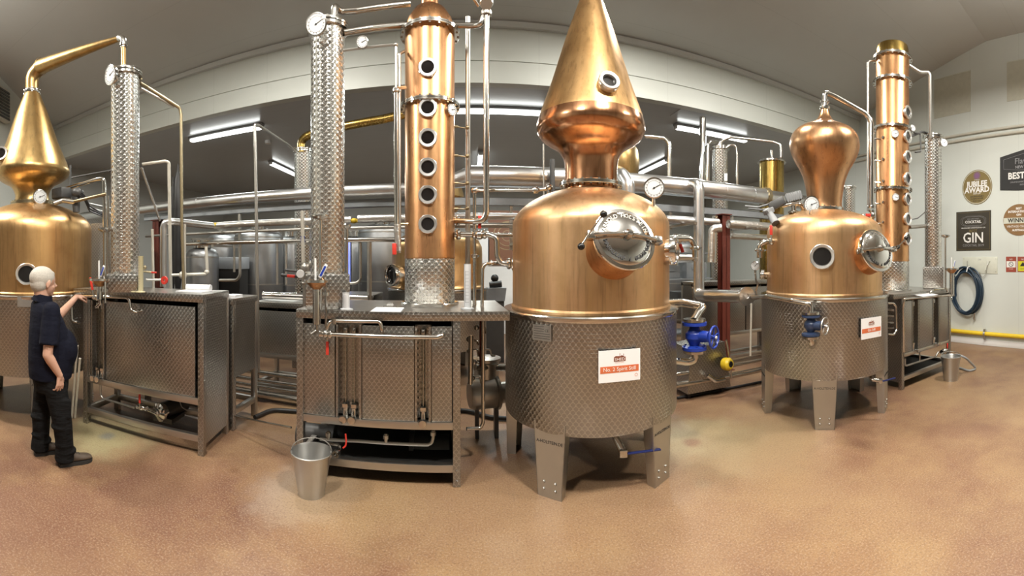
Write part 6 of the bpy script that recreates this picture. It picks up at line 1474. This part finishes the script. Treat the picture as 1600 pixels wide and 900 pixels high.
# gin cocktail sign
t, w_, h_ = sign('award_sign', 'square dark sign reading BEST GIN COCKTAIL 2019', 1494, 1548, 330, 391.5)
mb = MB(); mb.box(-w_ / 2, w_ / 2, -h_ / 2, h_ / 2, 0, .01); pl = mb.build('plate', M['darkbrown'], t)
mb = MB(); a, b = w_ * .47, h_ * .47
mb.box(-a, a, b - .004, b, .01, .0112); mb.box(-a, a, -b, -b + .004, .01, .0112); mb.box(-a, -a + .004, -b, b, .01, .0112); mb.box(a - .004, a, -b, b, .01, .0112); mb.build('border_line', M['gold_disc'], pl)
txt(pl, 'SAN ANTONIO', h_ * .05, 0, h_ * .30, 'grey_print'); txt(pl, 'COCKTAIL', h_ * .095, 0, h_ * .225, bold=.002)
mb = MB()
for k, s_ in ((1, 1), (.88, .86)):
    P_ = [(-w_ * .3 * k, h_ * .1 * s_), (-w_ * .18, h_ * .13 * s_), (w_ * .18, h_ * .13 * s_), (w_ * .3 * k, h_ * .1 * s_), (w_ * .36 * k, h_ * .06 * s_), (w_ * .36 * k, -h_ * .06 * s_), (w_ * .3 * k, -h_ * .1 * s_), (w_ * .18, -h_ * .13 * s_), (-w_ * .18, -h_ * .13 * s_), (-w_ * .3 * k, -h_ * .1 * s_), (-w_ * .36 * k, -h_ * .06 * s_), (-w_ * .36 * k, h_ * .06 * s_)]
    mb.tube([Vector((x, y + h_ * .245, .011)) for x, y in P_ + P_[:1]], .0025, 0, 6)
mb.build('badge_outline', M['grey_print'], pl)
txt(pl, 'DRUMSHANBO GUNPOWDER IRISH GIN', h_ * .042, 0, h_ * .075, sx=.9); txt(pl, 'BEST', h_ * .10, 0, -h_ * .005, 'gold_disc', sx=1.1); txt(pl, 'GIN', h_ * .36, 0, -h_ * .185, sx=.95, bold=.004); txt(pl, 'COCKTAIL 2019', h_ * .085, 0, -h_ * .37, 'grey_print')
# flaviar sign (runs past the edge of the picture)
zc = wall_pt(1600, 267); t, w_, h_ = sign('award_sign', 'black six-sided sign reading Flaviar NEW YORK BEST', 1562, 1640, 238, 297)
mb = MB(); a, b = w_ / 2, h_ / 2
mb.prism([(-a, b * .86), (-a, -b * .92), (-a * .25, -b), (a * .25, -b), (a, -b * .92), (a, b * .86), (0, b * 1.15)][::-1][::-1], 0, .01); pl = mb.build('plate', M['black_print'], t)
mb = MB(); P_ = [(-a * .85, b * .7), (0, b * .95), (a * .85, b * .7), (a * .85, b * .2), (a * .2, b * .08), (-a * .2, b * .08), (-a * .85, b * .2)]
mb.tube([Vector((x, y, .011)) for x, y in P_ + P_[:1]], .003, 0, 6); mb.build('badge_outline', M['grey_print'], pl)
txt(pl, 'Flaviar', h_ * .22, 0, b * .55, 'grey_print'); txt(pl, 'NEW YORK', h_ * .10, 0, b * .24, 'grey_print', bold=.002); txt(pl, 'BEST GIN', h_ * .24, 0, -b * .22, bold=.006, sx=.95)
txt(pl, 'DRUMSHANBO GUNPOWDER', h_ * .06, 0, -b * .55, 'grey_print'); txt(pl, 'IRISH GIN', h_ * .06, 0, -b * .7, 'grey_print')
# winner disc
t, w_, h_ = sign('award_sign', 'round brown sign reading BEST INTERNATIONAL GIN WINNER, cut by the picture edge', 1567.5, 1617, 319, 368); R_ = h_ / 2; sx = w_ / h_
pl = disc(t, R_, 'brown_disc', sx=sx)
mb = MB(); mb.box(-R_ * sx * .97, R_ * sx * .97, -R_ * .22, R_ * .14, .01, .0112); mb.build('white_band', M['wallboard'], pl)
txt(pl, 'BEST', R_ * .19, 0, R_ * .72, bold=.002); txt(pl, 'INTERNATIONAL', R_ * .19, 0, R_ * .52, bold=.002); txt(pl, 'GIN', R_ * .19, 0, R_ * .32, bold=.002); txt(pl, 'WINNER', R_ * .36, 0, -R_ * .04, 'darkbrown', z=.0135, bold=.004, spacing=1.1)
txt(pl, 'VINTAGE CELLARS', R_ * .2, 0, -R_ * .42); txt(pl, 'AUSTRALIA', R_ * .18, 0, -R_ * .66, bold=.002)
# two notices
for k, (x0, x1, lab, m2) in enumerate(((1572, 1588, 'small red and white prohibition notice, left of the pair', 'white_ink'), (1590, 1607, 'small yellow warning notice at the picture edge, right of the pair', 'yel_print'))):
    t, w_, h_ = sign('safety_notice', lab, x0, x1, 401, 425)
    mb = MB(); mb.box(-w_ / 2, w_ / 2, -h_ / 2, h_ / 2, 0, .006); pl = mb.build('plate', M['red_print'], t)
    mb = MB(); mb.box(-w_ * .44, w_ * .44, -h_ * (.2 if k == 0 else .44), h_ * .2, .006, .007); mb.build('picture_field', M['white_ink' if k == 0 else 'yel_print'], pl)
    mb = MB()
    if k == 0: mb.disc_ring(I4, h_ * .13, h_ * .165, .007, .008, 32); mb.bar((-.09 * h_, .09 * h_, .0075), (.09 * h_, -.09 * h_, .0075), .008, .001)
    else: mb.prism([(-w_ * .28, -h_ * .12), (w_ * .28, -h_ * .12), (0, h_ * .16)], .007, .008)
    mb.build('symbol', M['ink'], pl)
    txt(pl, 'NO' if k == 0 else 'NO', h_ * .14, 0, h_ * .32, z=.0075)
    if k == 0: txt(pl, 'SMOKING', h_ * .07, 0, -h_ * .3, z=.0075)
    else: txt(pl, 'CAUTION', h_ * .09, 0, -h_ * .3, 'ink', z=.0075)
# hook board and hose coil
t, w_, h_ = sign('hook_board', 'cream board with wire hooks screwed to the wall under the GIN sign', 1504, 1558, 401.5, 427.5, 'board')
mb = MB(); mb.box(-w_ / 2, w_ / 2, -h_ / 2, h_ / 2, 0, .012, None, .002); pl = mb.build('board', M['wallboard'], t)
txt(pl, 'GIN', h_ * .12, 0, h_ * .34, 'grey_print')
for x in (-.36, .22): 
    mb = MB(); mb.tube([(x * w_, h_ * .25, .015), (x * w_ + .01, 0, .03), (x * w_, -h_ * .25, .03), (x * w_ - .02, -h_ * .35, .08), (x * w_, -h_ * .3, .12)], .006, .03, 8); mb.build('hook', M['steel'], t)
mb = MB(); mb.tube([(w_ * .3, h_ * .25, .015), (w_ * .22, -h_ * .1, .03), (w_ * .2, -h_ * .55, .03), (w_ * .1, -h_ * .75, .07), (w_ * .05, -h_ * .4, .1)], .006, .03, 8); mb.build('hook', M['steel'], t)
for x in (-.46, .46):
    for y in (-.38, .38): mb = MB(); mb.lathe([(.008, .012), (.006, .016), (0, .016)], T_(x * w_, y * h_, 0), 8); mb.build('screw', M['steel'], pl)
cM = wallM(1516, 455); hx, hh = wsize(1490, 1536, 419, 494)
hc_ = thing('hose_coil', 'coiled dark blue hose hanging on the right wall', 'hose', cM)
mb = MB(); random.seed(3); pts = []
for i in range(7 * 56 + 1):
    a = 2 * PI * i / 56; k = i / 56; rx = hx / 2 - .045 + .035 * math.sin(k * 1.9); ry = hh / 2 - .05 + .04 * math.sin(k * 2.7 + 1)
    pts.append((rx * math.sin(a) - .01 * k, .02 * math.sin(k * 3) + ry * math.cos(a), .05 + .05 * ((k * .37) % 1) + .012 * k))
mb.tube(pts, .021, 0, 10); mb.build('hose', M['hosem'], hc_)
mb = MB(); mb.tube([(.02, hh / 2 - .1, .2), (.03, hh / 2 - .0, .17), (.03, hh / 2 + .02, .03), (.0, hh / 2 - .03, .0)], .012, .05, 8); mb.build('tie', M['white'], hc_)
mb = MB(); mb.tube([(.14, -hh / 2 + .1, .06), (.13, -hh / 2 - .02, .05)], .018, 0, 10); mb.cyl((.13, -hh / 2 - .02, .05), (.13, -hh / 2 - .08, .05), .024, n=12); mb.build('end_coupling', M['steel'], hc_)
# gas pipe along the wall foot
zz = wall_pt(1545, 521); mb = MB()
a = WR @ Vector((6.5, .07, zz.z)); b = WR @ Vector((-5, .07, zz.z)); gp = thing('gas_pipe', 'yellow painted pipe running along the foot of the right wall', 'pipe', Matrix.Translation((a.x, a.y, 0)))
mb.cyl(a, b, .045, n=20); mb.build('pipe_run', M['yellow'], gp, world=True)
for px in (1541,):
    q = wall_pt(px, 521); q = Vector((q.x, 0, zz.z)); mb = MB(); mb.disc_ring(WR @ axisM((q.x, .07, zz.z), (1, 0, 0)), .044, .06, -.02, .02, 20); mb.box(q.x - .015, q.x + .015, .035, .1, 0.13, zz.z + .1, WR); mb.build('support_bracket', M['galv'], gp, world=True)
for k, (pa, lab) in enumerate(((205, 'upper cream conduit running along the right wall'), (214, 'lower cream conduit running along the right wall'))):
    z = wall_pt(1540, pa).z; mb = MB(); mb.cyl(WR @ Vector((7.5, .03, z)), WR @ Vector((-5, .03, z)), .03, n=14); mb.solo('conduit', M['cream'], lab, 'conduit')
for k, (x0, x1, y0, y1, lab) in enumerate(((1459, 1516, 117, 180, 'pale rectangular patch panel high on the right wall, nearer the corner'), (1573, 1625, 92, 155, 'pale rectangular patch panel high on the right wall, at the picture edge'))):
    t, w_, h_ = sign('patch_panel', lab, x0, x1, y0, y1, 'panel'); mb = MB(); mb.box(-w_ / 2, w_ / 2, -h_ / 2, h_ / 2, -.01, .006); mb.build('panel', M['patch'], t); mb = MB(); mb.box(-w_ / 2, w_ / 2, h_ / 2 - .02, h_ / 2, .006, .012); mb.build('edge_strip', M['wallboard'], t)
# louvre at the far left
q = RR(0, 160, 9.75); t = thing('wall_louvre', 'dark framed louvre high at the far left picture edge', 'vent', Matrix.Translation(q) @ Matrix.Rotation(PI / 2 + .53, 4, 'Z'))
mb = MB(); mb.box(-.4, .4, -.04, .1, -.38, .38, None, .01); mb.build('frame', M['cream'], t)
mb = MB()
for i in range(9): mb.box(-.34, .34, -.06, -.02, -.34 + i * .076, -.34 + i * .076 + .05)
mb.build('slats', M['dark_metal'], t)
